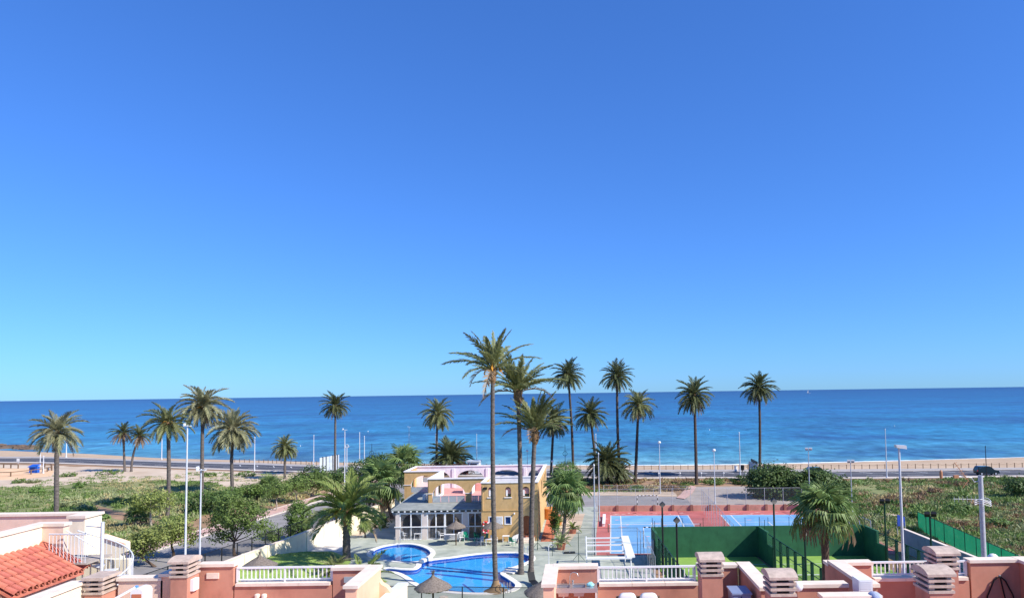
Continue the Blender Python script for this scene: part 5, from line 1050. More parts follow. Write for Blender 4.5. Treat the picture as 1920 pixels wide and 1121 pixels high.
# front arcade (upper storey)
wallY('arcade_wall', 'yellow', 87.5, .16, [rect(-19.35, BX0 - .004, 3.6, ZT), arch(-18.9, -14.75, 3.95, 4.9, 6.35), arch(-14.0, -12.25, 3.95, 5.2, 6.35)])
wallY('arcade_wall', 'lilac', 87.664, .16, [rect(-19.35, BX0 - .004, 3.6, ZT - .02), arch(-18.88, -14.77, 3.95, 4.9, 6.33), arch(-13.98, -12.27, 3.95, 5.2, 6.33)])
cbox('impost', 'lilac', -14.85, -13.92, 87.42, 87.49, 5.05, 5.13); cbox('impost', 'lilac', -19.4, -18.8, 87.42, 87.49, 5.05, 5.13)
for (x0, x1, n) in ((-18.85, -14.8, 4), (-13.95, -12.3, 2)):
    for i in range(n): a = x0 + (x1 - x0) * i / n; cbox('balustrade_pane', 'frost', a + .03, a + (x1 - x0) / n - .03, 87.56, 87.59, 3.96, 4.72)
    cbox('balustrade_rail', 'galv', x0, x1, 87.54, 87.61, 4.722, 4.78)
wallX('side_wall', 'lilac', -19.19, -.16, [rect(87.83, 96.2, 3.6, ZT - .01), arch(89.2, 91.6, 4.0, 5.0, 6.2), arch(92.6, 95.2, 4.0, 5.0, 6.2)]); 
wallX('side_wall', 'yellow', -19.354, -.12, [rect(87.66, 96.2, 3.97, ZT - .015), arch(89.2, 91.6, 4.0, 5.0, 6.2), arch(92.6, 95.2, 4.0, 5.0, 6.2)])
# left wing
wallY('wing_wall', 'yellow', 96.2, .16, [rect(-24.6, -19.2, 0, ZT), arch(-23.7, -20.1, 4.05, 5.0, 6.35)]); wallY('wing_wall', 'lilac', 96.364, .14, [rect(-24.58, -19.2, 3.6, ZT - .02), arch(-23.68, -20.12, 4.05, 5.0, 6.33)])
cbox('impost', 'lilac', -24.7, -23.62, 96.12, 96.19, 5.05, 5.13); cbox('balustrade_pane', 'frost', -23.65, -20.15, 96.26, 96.29, 4.06, 4.75); cbox('balustrade_rail', 'galv', -23.7, -20.1, 96.24, 96.31, 4.752, 4.8)
wallX('wing_wall', 'yellow', -24.598, .16, [rect(96.37, 102.5, 0, ZT), arch(97.6, 101.4, 4.05, 5.0, 6.3)])
# back wall with arches
BA = [(-23.6, -19.5), (-18.5, -14.5), (-13.6, -8.9), (-8.1, -6.3)]
wallY('back_wall', 'lilac', 102.5, .25, [rect(-24.6, -5.4, 3.55, ZT)] + [arch(a, b, 4.6, 5.05, 6.3) for a, b in BA]); wallY('back_wall', 'yellow', 102.754, .2, [rect(-24.6, -5.4, 0, ZT - .01)] + [arch(a, b, 4.6, 5.05, 6.3) for a, b in BA])
for x in (-19.0, -14.05, -8.5): cbox('pilaster', 'lilac', x - .2, x + .2, 102.38, 102.497, 3.8, 6.6)
# ground-floor body and terrace floor
cbox('body', 'yellow', -24.4, -5.6, 96.5, 102.48, 0, 3.5); cbox('body', 'yellow', -19.1, BX0 - .1, 88, 96.49, 0.05, 3.5)
cbox('terrace_floor', 'pinkfloor', -19.2, -5.62, 87.84, 96.36, 3.55, FL); cbox('terrace_floor', 'pinkfloor', -24.4, -5.62, 96.365, 102.49, 3.551, FL)
cbox('stair_block', 'lilac', -16.6, -15.3, 96.6, 98.8, FL, 5.4); cbox('stair_block', 'pinkfloor', -15.3, -10.5, 99.2, 102.3, FL, 4.75)
# ochre block on the right
ow = [(-11.3, -10.6), (-9.27, -8.57), (-7.25, -6.4)]
fw = wallY('front_wall', 'yellow', BY, .3, [rect(BX0, BX1, 0, ZT)] + [arch(a, b, 5.2, 6.05, 6.4, 8) for a, b in ow] + [rect(-11.2, -10.55, 2.05, 2.9), rect(-9.3, -8.6, 2.05, 2.9), arch(-7.25, -6.25, .72, 2.6, 3.0, 10)])
for a, b in ow:
    w_ = cbox('window', 'glass', a + .02, b - .02, BY + .2, BY + .22, 5.2, 6.3); cbox('sill', 'white', a - .1, b + .1, BY - .08, BY + .1, 5.1, 5.198, w_); cbox('curtain', 'pinkfloor', a + .05, b - .05, BY + .17, BY + .185, 5.55, 6.2, w_); cbox('curtain', 'white', a + .08, a + .3, BY + .14, BY + .165, 5.3, 6.0, w_)
for a, b in ((-11.2, -10.55), (-9.3, -8.6)):
    w_ = cbox('window', K.setdefault('blueglass', mat('blue_window_glass', (30, 52, 110), (24, 44, 96), .6, .06, spec=.8)), a, b, BY + .12, BY + .14, 2.05, 2.9)
    f = MB()
    for q in ((a - .07, a + .05, 1.98, 2.97), (b - .05, b + .07, 1.98, 2.97)): f.box(q[0], q[1], BY - .04, BY + .1, q[2], q[3])
    f.box(a + .051, b - .051, BY - .04, BY + .1, 2.87, 2.97); f.box(a + .051, b - .051, BY - .04, BY + .1, 1.98, 2.06); f.build('frame', 'white', w_, CO)
lv = cbox('louvre_shutter', 'white', -10.35, -9.55, BY - .05, BY - .005, 2.0, 2.95)
for i in range(9): cbox('slat', 'white', -10.3, -9.6, BY - .09, BY - .051, 2.06 + i * .1, 2.1 + i * .1, lv)
dr = MB().plate([arch(-7.23, -6.27, .72, 2.59, 2.98, 10)], lambda u, v: (u, BY + .18, v), (0, .06, 0)).build('door', 'door', club, CO); MB().lathe([(.03, 0), (.05, .05), (.02, .1)], (-6.42, BY + .12, 1.6), 8).build('handle', 'steel', dr, CO)
for i in range(4): cbox('step', 'coping' if i < 3 else 'rust', -7.7, -5.8, BY - 1.3 + i * .32, BY - .001, .03 + i * .17, .03 + (i + 1) * .17 - .002)
cbox('string_course', 'yellow', BX0 - .05, BX1 + .02, BY - .06, BY - .003, 3.58, 3.7)
wallX('right_wall', 'yellow', BX1 + .003, -.3, [rect(BY + .302, 102.5, 0, ZT), arch(89.5, 91.5, 4.4, 5.4, 6.3), arch(93, 95, 4.4, 5.4, 6.3), arch(96.5, 98.5, 4.4, 5.4, 6.3), arch(99.6, 101.4, 4.4, 5.4, 6.3), rect(86.0, 87.2, 1.0, 2.4)])
wallX('left_wall', 'yellow', BX0 + .003, .25, [rect(BY + .302, 88.3, 0, ZT)]); wallY('rear_wall', 'lilac', 88.3, .25, [rect(BX0, BX1 - .3, FL - .1, ZT - .005)])
cbox('flat_roof', 'roofgrey', BX0 + .26, BX1 - .31, BY + .31, 88.29, 6.1, 6.4); cbox('body', 'yellow', BX0 + .27, BX1 - .32, BY + .5, 96.4, .02, 3.5)
cap = lambda x0, x1, y0, y1, dz=0: cbox('coping', 'lilac', x0, x1, y0, y1, ZT + .002 + dz, ZT + .12 + dz)
cap(BX0 - .08, BX1 + .08, BY - .08, BY + .4); cap(BX0 - .08, BX0 + .34, BY + .402, 88.2, .003); cap(BX1 - .36, BX1 + .08, BY + .402, 102.4, .003); cap(BX0 + .343, BX1 - .362, 88.24, 88.6); cap(-19.5, BX0 - .09, 87.4, 87.9, .002); cap(-19.52, -19.1, 87.903, 96.1, .004); cap(-24.7, -19.1, 96.103, 96.6, .001); cap(-24.7, -24.3, 96.603, 102.4, .004); cap(-24.7, BX1 + .1, 102.403, 103.0)
MB().tube([(-11.9, BY - .1, 3.7), (-11.9, BY - .1, 6.6)], .05, 8).build('drain_pipe', 'yellow', club, CO); MB().box(-11.8, -11.4, BY - .25, BY - .003, 6.15, 6.4).build('wall_lamp', 'black', club, CO); MB().lathe([(.03, -.1), (.1, -.02), (.08, .1), (.02, .14)], (-8.2, BY - .12, 3.25), 10).build('wall_lamp', 'lampglass', club, CO)
# red and pink lifebuoys on the wall
for (z, m_, lab) in ((2.05, 'red', 'orange-red lifebuoy, upper of two on the clubhouse wall'), (1.35, 'pink', 'pink lifebuoy, lower of two on the clubhouse wall')):
    t = thing('lifebuoy', lab, 'lifebuoy', (-11.6, BY - .14, z)); MB().tube([(.3 * math.cos(a * .3927), 0, .3 * math.sin(a * .3927)) for a in range(17)], .1, 8, False).build('ring', m_, t, smooth=60)
    for a in (.6, 2.2, 3.7, 5.3): c = Vector((.3 * math.cos(a), 0, .3 * math.sin(a))); tg = Vector((-math.sin(a), 0, math.cos(a))) * .05; MB().tube([c - tg, c + tg], .108, 8).build('band', 'white', t)
# ramp path, orange planter wall, planting bed
struct('terracotta_path', MB().sheet([[(-5.1, 82.5), (-3.6, 82.5), (-3.3, 101), (-5.1, 101)]], .037), 'rust', fix=False, up=True)
o = Vector((-4.6, 97.5, 0)); t = thing('planter_wall', 'rounded orange planter wall beside the clubhouse, under the fan palm', 'planter', o); MB().lathe([(.95, 0), (.98, 1.3), (1.05, 1.35), (1.05, 1.5), (.85, 1.5), (.8, 1.3)], o, 18).build('tub', 'orange', t, o, smooth=30); MB().lathe([(.8, 0), (.8, .03)], o + Vector((0, 0, 1.3)), 18).build('soil', 'dirt', t, o)
struct('planting_bed', MB().sheet([wob([(-3.3, 81.5), (-1.9, 81.0), (-.4, 90), (.2, 101), (-3.0, 101)], 2, .15)], .05), 'sandlot', fix=False, up=True)
struct('planting_bed', MB().sheet([[(Xw(88) + .4, 88), (Xw(88) + 2.3, 87.2), (Xw(102) + 1.6, 102), (Xw(102) + .4, 102)]], .05), 'sandlot', fix=False, up=True)
for i, (px_, s, lab) in enumerate((((1052, 1030), .9, 'terracotta planter with a low cycad at the near end of the bed'), ((1074, 1000), .8, 'terracotta planter with a spiky palm on the pale deck'), ((1048, 985), .7, 'planter with green bush beside the terracotta path'))):
    b = G(*px_); t = thing('planter', lab, 'planter', b); MB().lathe([(.45 * s, 0), (.55 * s, .5 * s), (.62 * s, .7 * s), (.5 * s, .7 * s), (.45 * s, .6 * s)], (0, 0, .03), 14).build('pot', 'rust' if i < 2 else 'orange', t, smooth=40)
    r = random.Random(i)
    for j in range(22): e = r.uniform(5, 80); k = min(range(len(ELEVS)), key=lambda q: abs(ELEVS[q][0] - e)); place(FS['lush'][k][j % 2], 'frond', t, (0, 0, .7 * s), (0, 0, j * 2.4), 1.6 * s)

# ================================================================== PARASOLS AND FURNITURE
def parasol(label, base, R, h, seed):
    t = thing('thatched_parasol', label, 'parasol', base); r = random.Random(seed); MB().tube([(0, 0, -.05), (0, 0, h)], .07, 8).build('pole', 'bark', t, smooth=50)
    mb = MB(); n = 40; prof = [(.07, h + .42 * R), (.16, h + .3 * R), (.42 * R, h + .12 * R), (.8 * R, h - .1 * R), (R, h - .24 * R), (.96 * R, h - .3 * R), (.55 * R, h - .08 * R), (.1, h + .12 * R)]
    mb.lathe(prof, (0, 0, 0), n); mb.v = [(x * (1 + r.uniform(-.05, .05)), y * (1 + r.uniform(-.05, .05)), z + r.uniform(-.03, .03) * R) for x, y, z in mb.v]
    th = mb.build('thatch', 'thatch', t, smooth=40); fr = MB()
    for i in range(300):
        a = r.uniform(0, 6.283); q = R * r.uniform(.35, 1.0); z = h + .24 * R - .46 * q - .02; w = .03; p = Vector((math.cos(a) * q, math.sin(a) * q, z)); d = Vector((math.cos(a), math.sin(a), -.55)) * r.uniform(.12, .28); s = Vector((-math.sin(a), math.cos(a), 0)) * w
        fr.quad(p - s, p + s, p + d)
    fr.build('fringe', 'thatch', th, fix=False); tp = MB()
    for i in range(14): a = i * .45; tp.beam((0, 0, h + .36 * R), (math.cos(a) * .12, math.sin(a) * .1, h + .36 * R + r.uniform(.25, .45)), .03, .02)
    tp.build('tip', 'thatch', th); return t
Y1 = 58.5; p = D(487, 1060, Y1); parasol('thatched parasol on the lawn behind the left railing', (p.x, Y1, lawn_z(p.x, Y1)), 1.36, D(487, 1052, Y1).z - lawn_z(p.x, Y1), 1)
Y2 = 51.5; p = D(812, 1100, Y2); parasol('thatched parasol in front of the large pool, seen whole against the water', (p.x, Y2, .04), 1.36, D(812, 1093, Y2).z, 2)
b = G(855, 1022); parasol('pale thatched parasol in front of the veranda windows', (b.x, b.y, .03), 1.15, 2.35, 3); b = G(925, 1022); parasol('pale thatched parasol half behind the tallest palm trunk', (b.x, b.y, .03), 1.2, 2.35, 4)
Y3 = 47; p = D(1006, 1104, Y3); parasol('thatched parasol cut by the terrace corner, only its left side showing', (p.x + .55, Y3, .03), 1.4, p.z + .1, 5)
p = D(832, 1121, Y2 + 1); t = thing('round_table', 'small dark round table beside the parasol in front of the pool', 'table', (p.x, Y2 + 1, .04)); zt = p.z + .08; MB().lathe([(.32, zt - .06), (.34, zt - .03), (.33, zt)], (0, 0, 0), 16).build('top', 'concrete', t); MB().tube([(0, 0, 0), (0, 0, zt - .05)], .05, 8).build('leg', 'black', t)
def chair(label, px, m_, rz, s=1.0, group=None):
    b = G(*px); t = thing('plastic_chair', label, 'chair', (b.x, b.y, .03), rz, group)
    MB().box(-.25 * s, .25 * s, -.24 * s, .24 * s, .42 * s, .46 * s).build('seat', m_, t); MB().add([(-.24 * s, .2 * s, .46 * s), (.24 * s, .2 * s, .46 * s), (.2 * s, .32 * s, .9 * s), (-.2 * s, .32 * s, .9 * s), (-.24 * s, .23 * s, .46 * s), (.24 * s, .23 * s, .46 * s), (.2 * s, .35 * s, .9 * s), (-.2 * s, .35 * s, .9 * s)], [(0, 1, 2, 3), (7, 6, 5, 4), (0, 4, 5, 1), (1, 5, 6, 2), (2, 6, 7, 3), (3, 7, 4, 0)]).build('backrest', m_, t)
    for x in (-1, 1):
        for y in (-1, 1): MB().tube([(x * .26 * s, y * .25 * s, 0), (x * .22 * s, y * .21 * s, .42 * s)], .025, 6).build('leg', m_, t)
        MB().beam((x * .26 * s, -.22 * s, .64 * s), (x * .25 * s, .26 * s, .66 * s), .05, .04).build('armrest', m_, t); MB().tube([(x * .26 * s, -.22 * s, .44 * s), (x * .26 * s, -.22 * s, .63 * s)], .02, 6).build('arm_support', m_, t)
    return t
def z8(x, y): return (720 + x / 6, 850 + y / 6)
for (x, y, m_, rz, lab) in ((232, 966, 'whiteplastic', 2.4, 'white plastic chair at the left veranda window'), (645, 966, 'whiteplastic', 2.2, 'white plastic chair before the middle veranda window, left of the stacked loungers'), (870, 990, 'whiteplastic', .6, 'white plastic chair right of the stacked loungers'), (918, 985, 'greenplastic', .2, 'green plastic chair next to the veranda door, left side'), (1052, 985, 'greenplastic', 1.3, 'green plastic chair at the right end of the veranda'), (1134, 1004, 'greenplastic', -.8, 'green plastic chair left of the small white table'), (1444, 1036, 'greenplastic', 2.6, 'green plastic chair beside the table near the clubhouse steps'), (1085, 1040, 'galv', -.5, 'grey plastic chair before the green ones'), (1240, 1020, 'whiteplastic', .9, 'white plastic chair beside the pale parasol pole')): chair(lab, z8(x, y), m_, rz, 1.15)
def table(label, px, w, h, m_='whiteplastic', rz=0.0):
    b = G(*px); t = thing('table', label, 'table', (b.x, b.y, .03), rz); MB().box(-w / 2, w / 2, -w * .4, w * .4, h - .05, h).build('top', m_, t)
    for x in (-1, 1):
        for y in (-1, 1): MB().tube([(x * w * .42, y * w * .32, 0), (x * w * .42, y * w * .32, h - .05)], .03, 6).build('leg', m_, t)
table('square white table by the left veranda window', z8(380, 968), .8, .75); table('small white table at the pale parasol', z8(1183, 1038), .8, .78); table('white table beside the stowed canvas near the steps', z8(1372, 1000), .8, .78)
b = G(*z8(780, 990)); t = thing('lounger_stack', 'pile of stacked white sun loungers in front of the veranda', 'lounger stack', (b.x, b.y, .03), .05)
for i in range(5):
    MB().box(-1.05, .95, -.33, .33, .28 + i * .13, .33 + i * .13).build('lounger_bed', 'whiteplastic', t); MB().beam((.5, 0, .36 + i * .13), (1.15, 0, .62 + i * .13), .62, .04, (0, 0, 1)).build('lounger_back', 'whiteplastic', t)
for x in (-.85, .75):
    for y in (-.27, .27): MB().tube([(x, y, 0), (x, y, .3)], .035, 6).build('leg', 'whiteplastic', t)
b = G(*z8(1470, 990)); t = thing('stowed_canvas', 'heap of folded white canvas loungers by the clubhouse steps', 'canvas heap', (b.x, b.y, .03), .2)
for i in range(4): MB().add([(-.9 + i * .18, -.5, .0), (.2 + i * .2, -.5, 0), (.75 + i * .1, -.4, 1.05 - i * .1), (-.2 + i * .1, -.4, .7), (-.9 + i * .18, -.42, 0), (.2 + i * .2, -.42, 0), (.75 + i * .1, -.3, 1.05 - i * .1), (-.2 + i * .1, -.3, .7)], [(0, 1, 2, 3), (7, 6, 5, 4), (0, 4, 5, 1), (1, 5, 6, 2), (2, 6, 7, 3), (3, 7, 4, 0)]).build('folded_lounger', 'canvas', t).location = (0, i * .25, 0)
p = D(1004, 1104, 57); t = thing('sun_lounger', 'dark grey sun lounger with raised back beside the pool', 'sun lounger', (G(1000, 1097).x, G(1000, 1097).y, .03), 1.9)
MB().box(-1.0, .45, -.33, .33, .3, .36).build('bed', 'black', t); MB().beam((.4, 0, .34), (.95, 0, .95), .64, .05).build('backrest', 'black', t)
for x in (-.85, .4):
    for y in (-.28, .28): MB().tube([(x, y, 0), (x, y, .32)], .025, 6).build('leg', 'galv', t)
p = G(1029, 1062); t = thing('pool_shower', 'slim white outdoor shower post on the deck', 'shower', p); MB().tube([(0, 0, 0), (0, 0, 2.1), (.12, 0, 2.25), (.35, 0, 2.22)], .04, 8).build('pipe', 'white', t, smooth=60); MB().lathe([(.05, 2.2), (.14, 2.14), (.14, 2.12), (.02, 2.11)], (.37, 0, 0), 10).build('shower_head', 'steel', t); MB().lathe([(.3, 0), (.3, .1), (.1, .14)], (0, 0, .03), 12).build('foot', 'white', t)
# ================================================================== ROOF TERRACES IN FRONT
FZ = 11.2
def coping_run(t, o, x0, x1, y0, y1, z0, z1, m='coping'):
    lx, ly = x1 - x0, y1 - y0; L = max(lx, ly); n = max(1, round(L / .98)); g = .004
    for i in range(n):
        a, b = i / n, (i + 1) / n
        if lx >= ly: MB().box(x0 + lx * a + (g if i else 0), x0 + lx * b - (g if i < n - 1 else 0), y0, y1, z0, z1).build('coping_stone', m, t, o)
        else: MB().box(x0, x1, y0 + ly * a + (g if i else 0), y0 + ly * b - (g if i < n - 1 else 0), z0, z1).build('coping_stone', m, t, o)
def front(t, o, x0, x1, yt, d, m, th=.25, z0=FZ - .3, cop=True, ov=.05, eL=.04, eR=.04):
    p0 = D(x0, yt, d - ov); p1 = D(x1, yt, d - ov); z = (p0.z + p1.z) / 2
    MB().box(p0.x, p1.x, d, d + th, z0, z - .085).build('parapet_wall', m, t, o)
    if cop: coping_run(t, o, p0.x - eL, p1.x + eR, d - ov, d + th + ov, z - .083, z)
    return p0.x, p1.x, z
def div(t, o, x0, x1, y0, y1, z, m, cm='coping', z0=FZ - .3):
    MB().box(x0, x1, y0, y1, z0, z - .085).build('divider_wall', m, t, o); coping_run(t, o, x0 - .05, x1 + .05, y0 - .05, y1, z - .0825, z + .0015, cm)
def railing(t, o, p0, p1, h, step=.118, name='railing'):
    p0 = Vector(p0); p1 = Vector(p1); up = Vector((0, 0, 1)); n = max(2, round((p1 - p0).length / step)); d = p1 - p0
    r = MB().beam(p0 + up * h, p1 + up * h, .06, .05); r.beam(p0 + up * .07, p1 + up * .07, .04, .035)
    mid = p0 + d * .5; r.beam(mid + up * .002, mid + up * (h - .03), .045, .045, (0, 1, 0)); R_ = r.build(name, 'white', t, o)
    b = MB().box(-.013, .013, -.013, .013, .085, h - .024).build('baluster', 'white', R_); me = b.data; b.location = p0 + d * (.5 / n) - o
    for i in range(1, n): place(me, 'baluster', R_, p0 + d * ((i + .5) / n) - o)
    for e in (p0 + d * (.012 / d.length), p1 - d * (.012 / d.length)): MB().beam(e + up * .002, e + up * (h + .02), .05, .05, (0, 1, 0)).build('end_post', 'white', R_, o)
def chimney(t, o, x0, x1, y0, y1, zt, m, rows=3, roundcap=True):
    H_ = .13 + rows * .125; zb = zt - H_ - .06; c = MB().box(x0, x1, y0, y1, FZ - .2, zb).build('chimney', m, t, o); g = .035
    MB().box(x0 + .1, x1 - .1, y0 + .1, y1 - .1, zb - .002, zt - .12).build('gap_core', 'gap_shade', c, o)  # dark core, the shade between the slabs put into its colour
    for i in range(rows):
        z = zb + .012 + i * .125; q = MB(); q.box(x0 - .03, x1 + .03, y0 - .03, y1 + .03, z, z + .055); q.build('slab', 'chimstone', c, o)
        cb = MB()
        for (a, b) in ((x0 + .02, y0 + .02), (x1 - .12, y0 + .02), (x0 + .02, y1 - .12), (x1 - .12, y1 - .12)): cb.box(a, a + .1, b, b + .1, z + .0555, z + .1245)
        cb.build('corner_block', 'chimstone', c, o)
    z = zb + .012 + rows * .125; n = 10; pr = []
    for i in range(n + 1):
        u = i / n; pr.append((y0 - .06 + (y1 - y0 + .12) * u, z + .06 + (.1 * math.sin(math.pi * u) ** .7 if roundcap else .02)))
    loop = [(y0 - .06, z)] + pr + [(y1 + .06, z)]
    MB().plate([loop], lambda u, v: (x0 - .06, u, v), (x1 - x0 + .12, 0, 0)).build('cap', 'chimstone', c, o, smooth=30); return c
def bodybox(t, o, x0, x1, y0, y1, z1=FZ, m='coral'): MB().box(x0, x1, y0, y1, -.1, z1 - .35).build('house_body', m, t, o); MB().box(x0 + .01, x1 - .01, y0 + .01, y1 - .01, z1 - .349, z1).build('terrace_floor', 'pinkfloor', t, o)
def Xd(px, d): return D(px, 1075, d).x

# --- left coral terrace
o = Vector((-8.5, 17, 0)); hA = thing('terraced_house', 'coral roof terrace with white railing at lower left, behind its louvred chimney', 'house', o)
bodybox(hA, o, Xd(372, 20), -5.86, 11.5, 20.2)
front(hA, o, 371, 436, 1057, 20, 'coral'); xa, xb, zc = front(hA, o, 438, 621, 1092.5, 20, 'coral', eL=-.045, eR=-.045); railing(hA, o, (xa + .01, 20.12, zc), (xb - .01, 20.12, zc), .40)
front(hA, o, 623, 688, 1063.5, 20, 'coral_dark', eR=-.002); zl = D(660, 1063.5, 20).z; div(hA, o, -6.16, -5.87, 18.15, 20.3, zl + .004, 'peach')
railing(hA, o, (-6.0, 15.5, 11.75), (-6.0, 18.08, 11.75), .42); MB().box(-6.12, -5.88, 14.5, 18.14, 10.9, 11.745).build('divider_wall', 'peach', hA, o)
p = [D(x, y, 20.1) for x, y in ((705, 1084), (714, 1096), (724, 1102), (732, 1112), (737, 1126), (737, 1170), (705, 1170))]; MB().plate([[(q.x, q.z) for q in p]], lambda u, v: (u, 20.15, v), (0, .25, 0)).build('swept_wall', 'peach', hA, o)
MB().beam(D(756, 1094, 22), D(718, 1128, 19), .32, .09).build('sloped_coping', 'white', hA, o); q0, q1 = D(756, 1098, 22), D(718, 1132, 19)
MB().add([q0 + Vector((-.13, 0, 0)), q1 + Vector((-.13, 0, 0)), q1 + Vector((-.13, 0, -3)), q0 + Vector((-.13, 0, -3)), q0 + Vector((.13, 0, 0)), q1 + Vector((.13, 0, 0)), q1 + Vector((.13, 0, -3)), q0 + Vector((.13, 0, -3))], [(0, 1, 2, 3), (7, 6, 5, 4), (0, 4, 5, 1), (1, 5, 6, 2), (2, 6, 7, 3), (3, 7, 4, 0)]).build('sloped_wall', 'cream', hA, o)
MB().box(-6.0, -5.0, 18.5, 22.2, -.1, q0.z - 2.2).build('house_body', 'peach', hA, o)
x0, x1 = Xd(320, 19.2), Xd(351, 19.2); chimney(hA, o, x0, x1, 19.2, 19.78, D(335, 1044, 19.2).z, 'coral_dark')
MB().box(x1 + .002, x1 + .1, 19.35, 19.62, D(360, 1107, 19.4).z, D(360, 1085, 19.4).z).build('meter_cover', 'white', hA, o)
a = D(388, 1084, 20); b = D(411, 1073, 20); MB().box(a.x, b.x, 19.97, 19.998, a.z, b.z).build('wall_plaque', 'coping', hA, o)
a = D(646, 1091, 20); b = D(673, 1080, 20); MB().box(a.x, b.x, 19.95, 19.998, a.z, b.z).build('wall_plaque', 'frost', hA, o)
for px_ in (484, 497): a = D(px_, 1116, 20); MB().lathe([(.05, -.06), (.075, -.03), (.075, .05), (.04, .07)], (a.x, 19.94, a.z), 10).build('wall_light', 'coping', hA, o)
# low wall left of that chimney
xa, xb, z_ = front(hA, o, 220, 303, 1083, 19.4, 'cream_shade', z0=10.6, eR=-.01); div(hA, o, xb - .05, xb + .22, 19.4, 20.6, z_ + .1, 'peach', z0=10.6); MB().box(xa, xb + .2, 19.66, 20.6, -.1, 10.6).build('house_body', 'cream_shade', hA, o)
# --- tiled house at the far left
o = Vector((-17.3, 21, 0)); hL = thing('tiled_house', 'cream house at lower left corner with clay tile roof and pale parapets', 'house', o)
WX = -17.36; zA = D(80, 981, 22.5).z
MB().box(WX - .28, WX, 10, 22.48, 9.5, zA - .09).build('parapet_wall', 'cream', hL, o); coping_run(hL, o, WX - .33, WX + .05, 9.95, 22.449, zA - .0885, zA)
xB = Xd(117, 22.5); MB().box(WX - .279, xB, 22.481, 22.75, 9.5, zA - .092).build('parapet_wall', 'cream_shade', hL, o); MB().box(WX - .33, xB + .05, 22.45, 22.8, zA - .0915, zA + .003).build('coping', 'coping', hL, o)
RZ0, RZ1, RX1 = D(80, 1023, 22.5).z, D(162, 1069, 22.5).z, D(162, 1069, 22.5).x; RY0, RY1 = 19.65, 22.45
rb = MB().add([(WX + .002, RY0, RZ0 - .12), (RX1 - .04, RY0, RZ1 - .1), (RX1 - .04, RY1, RZ1 - .1), (WX + .002, RY1, RZ0 - .12), (WX + .002, RY0, RZ0 - .02), (RX1 - .04, RY0, RZ1 - .02), (RX1 - .04, RY1, RZ1 - .02), (WX + .002, RY1, RZ0 - .02)], [(0, 3, 2, 1), (4, 5, 6, 7), (0, 1, 5, 4), (1, 2, 6, 5), (2, 3, 7, 6), (3, 0, 4, 7)]).build('roof', 'tile', hL, o)
sl = Vector((RX1 - WX, 0, RZ1 - RZ0)); SL = sl.length; ang = math.atan2(-(RZ1 - RZ0), RX1 - WX)
def tile_mesh(r0, r1, L, up):
    mb = MB(); n = 6
    for (x, r) in ((0, r0), (L, r1)):
        for k in range(n + 1): a = math.pi * k / n; mb.v.append((x, r * math.cos(a), (r * math.sin(a)) * (1 if up else -.75)))
        for k in range(n + 1): a = math.pi * k / n; mb.v.append((x, (r - .014) * math.cos(a), ((r - .014) * math.sin(a)) * (1 if up else -.75)))
    w = 2 * (n + 1)
    for k in range(n): mb.f += [(k, k + 1, w + k + 1, w + k), (n + 1 + k, w + n + 1 + k, w + n + 2 + k, n + 2 + k), (k, n + 1 + k, n + 2 + k, k + 1), (w + k, w + k + 1, w + n + 2 + k, w + n + 1 + k)]
    me = bpy.data.meshes.new('tile'); me.from_pydata(mb.v, [], mb.f); me.materials.append(K['tile']); me.polygons.foreach_set('use_smooth', [True] * len(me.polygons)); me.set_sharp_from_angle(angle=rad(40)); return me
tu, td = tile_mesh(.085, .1, .36, True), tile_mesh(.1, .085, .36, False); rows = 5; cols = 13; rr = random.Random(9)
for c in range(cols):
    y = RY0 + .08 + c * (RY1 - RY0 - .1) / (cols - 1)
    for k in range(rows):
        s = k / rows * (SL - .02); base = Vector((WX, 0, RZ0)) + sl * (s / SL)
        place(tu, 'tile', rb, Vector((base.x, y + rr.uniform(-.006, .006), base.z + .028 - k * .0 + .012)) - o, (0, ang - .05 + rr.uniform(-.012, .012), rr.uniform(-.02, .02)))
        if c < cols - 1: place(td, 'tile', rb, Vector((base.x, y + .5 * (RY1 - RY0 - .1) / (cols - 1), base.z + .055)) - o, (0, ang - .03, 0))
for k in range(rows):                                       # verge row capping the far edge
    base = Vector((WX, 0, RZ0)) + sl * (k / rows); place(tu, 'tile', rb, Vector((base.x, RY1 + .03, base.z + .1)) - o, (0, ang - .05, 0), 1.08)
MB().plate([[(WX + .01, 9.0), (RX1 - .25, 9.0), (RX1 - .25, RZ1 - .2), (WX + .01, RZ0 - .16)]], lambda u, v: (u, RY0 + .15, v), (0, RY1 - RY0 - .2, 0)).build('gable_wall', 'cream_shade', hL, o)
MB().box(-24, RX1 - .26, 9.0, 28.0, -.1, 9.0).build('house_body', 'cream', hL, o); MB().box(-24, WX - .3, 22.8, 26.4, 9.0, 11.4).build('terrace_floor', 'pinkfloor', hL, o); MB().box(WX - .29, -16.4, 22.81, 26.4, 9.0, 10.6).build('terrace_floor', 'concrete', hL, o)
xc = Xd(178, 26.5); zC = D(90, 962, 26.5).z; MB().box(-26, xc - .6, 26.5, 26.8, 9, zC - .09).build('parapet_wall', 'cream_shade', hL, o); coping_run(hL, o, -26, xc - .552, 26.44, 26.86, zC - .0885, zC)
MB().box(xc - .6, xc, 25.9, 26.81, 9, zC - .1).build('pillar', 'cream', hL, o); MB().box(xc - .65, xc + .06, 25.84, 26.87, zC - .0985, zC - .004).build('coping', 'coping', hL, o)
pp = [D(x, y, 25.4) for x, y in ((193, 1004), (236, 1018), (236, 1034), (226, 1038), (226, 1110), (193, 1110))]; MB().plate([[(q.x, q.z) for q in pp]], lambda u, v: (u, 25.4, v), (0, .25, 0)).build('stair_wall', 'cream', hL, o)
MB().beam(D(192, 1003, 25.52), D(238, 1018, 25.52), .35, .07).build('coping', 'peach', hL, o)
MB().box(WX - .2, -15.55, 24.0, 24.2, 9, 11.95).build('stair_wall', 'cream', hL, o)
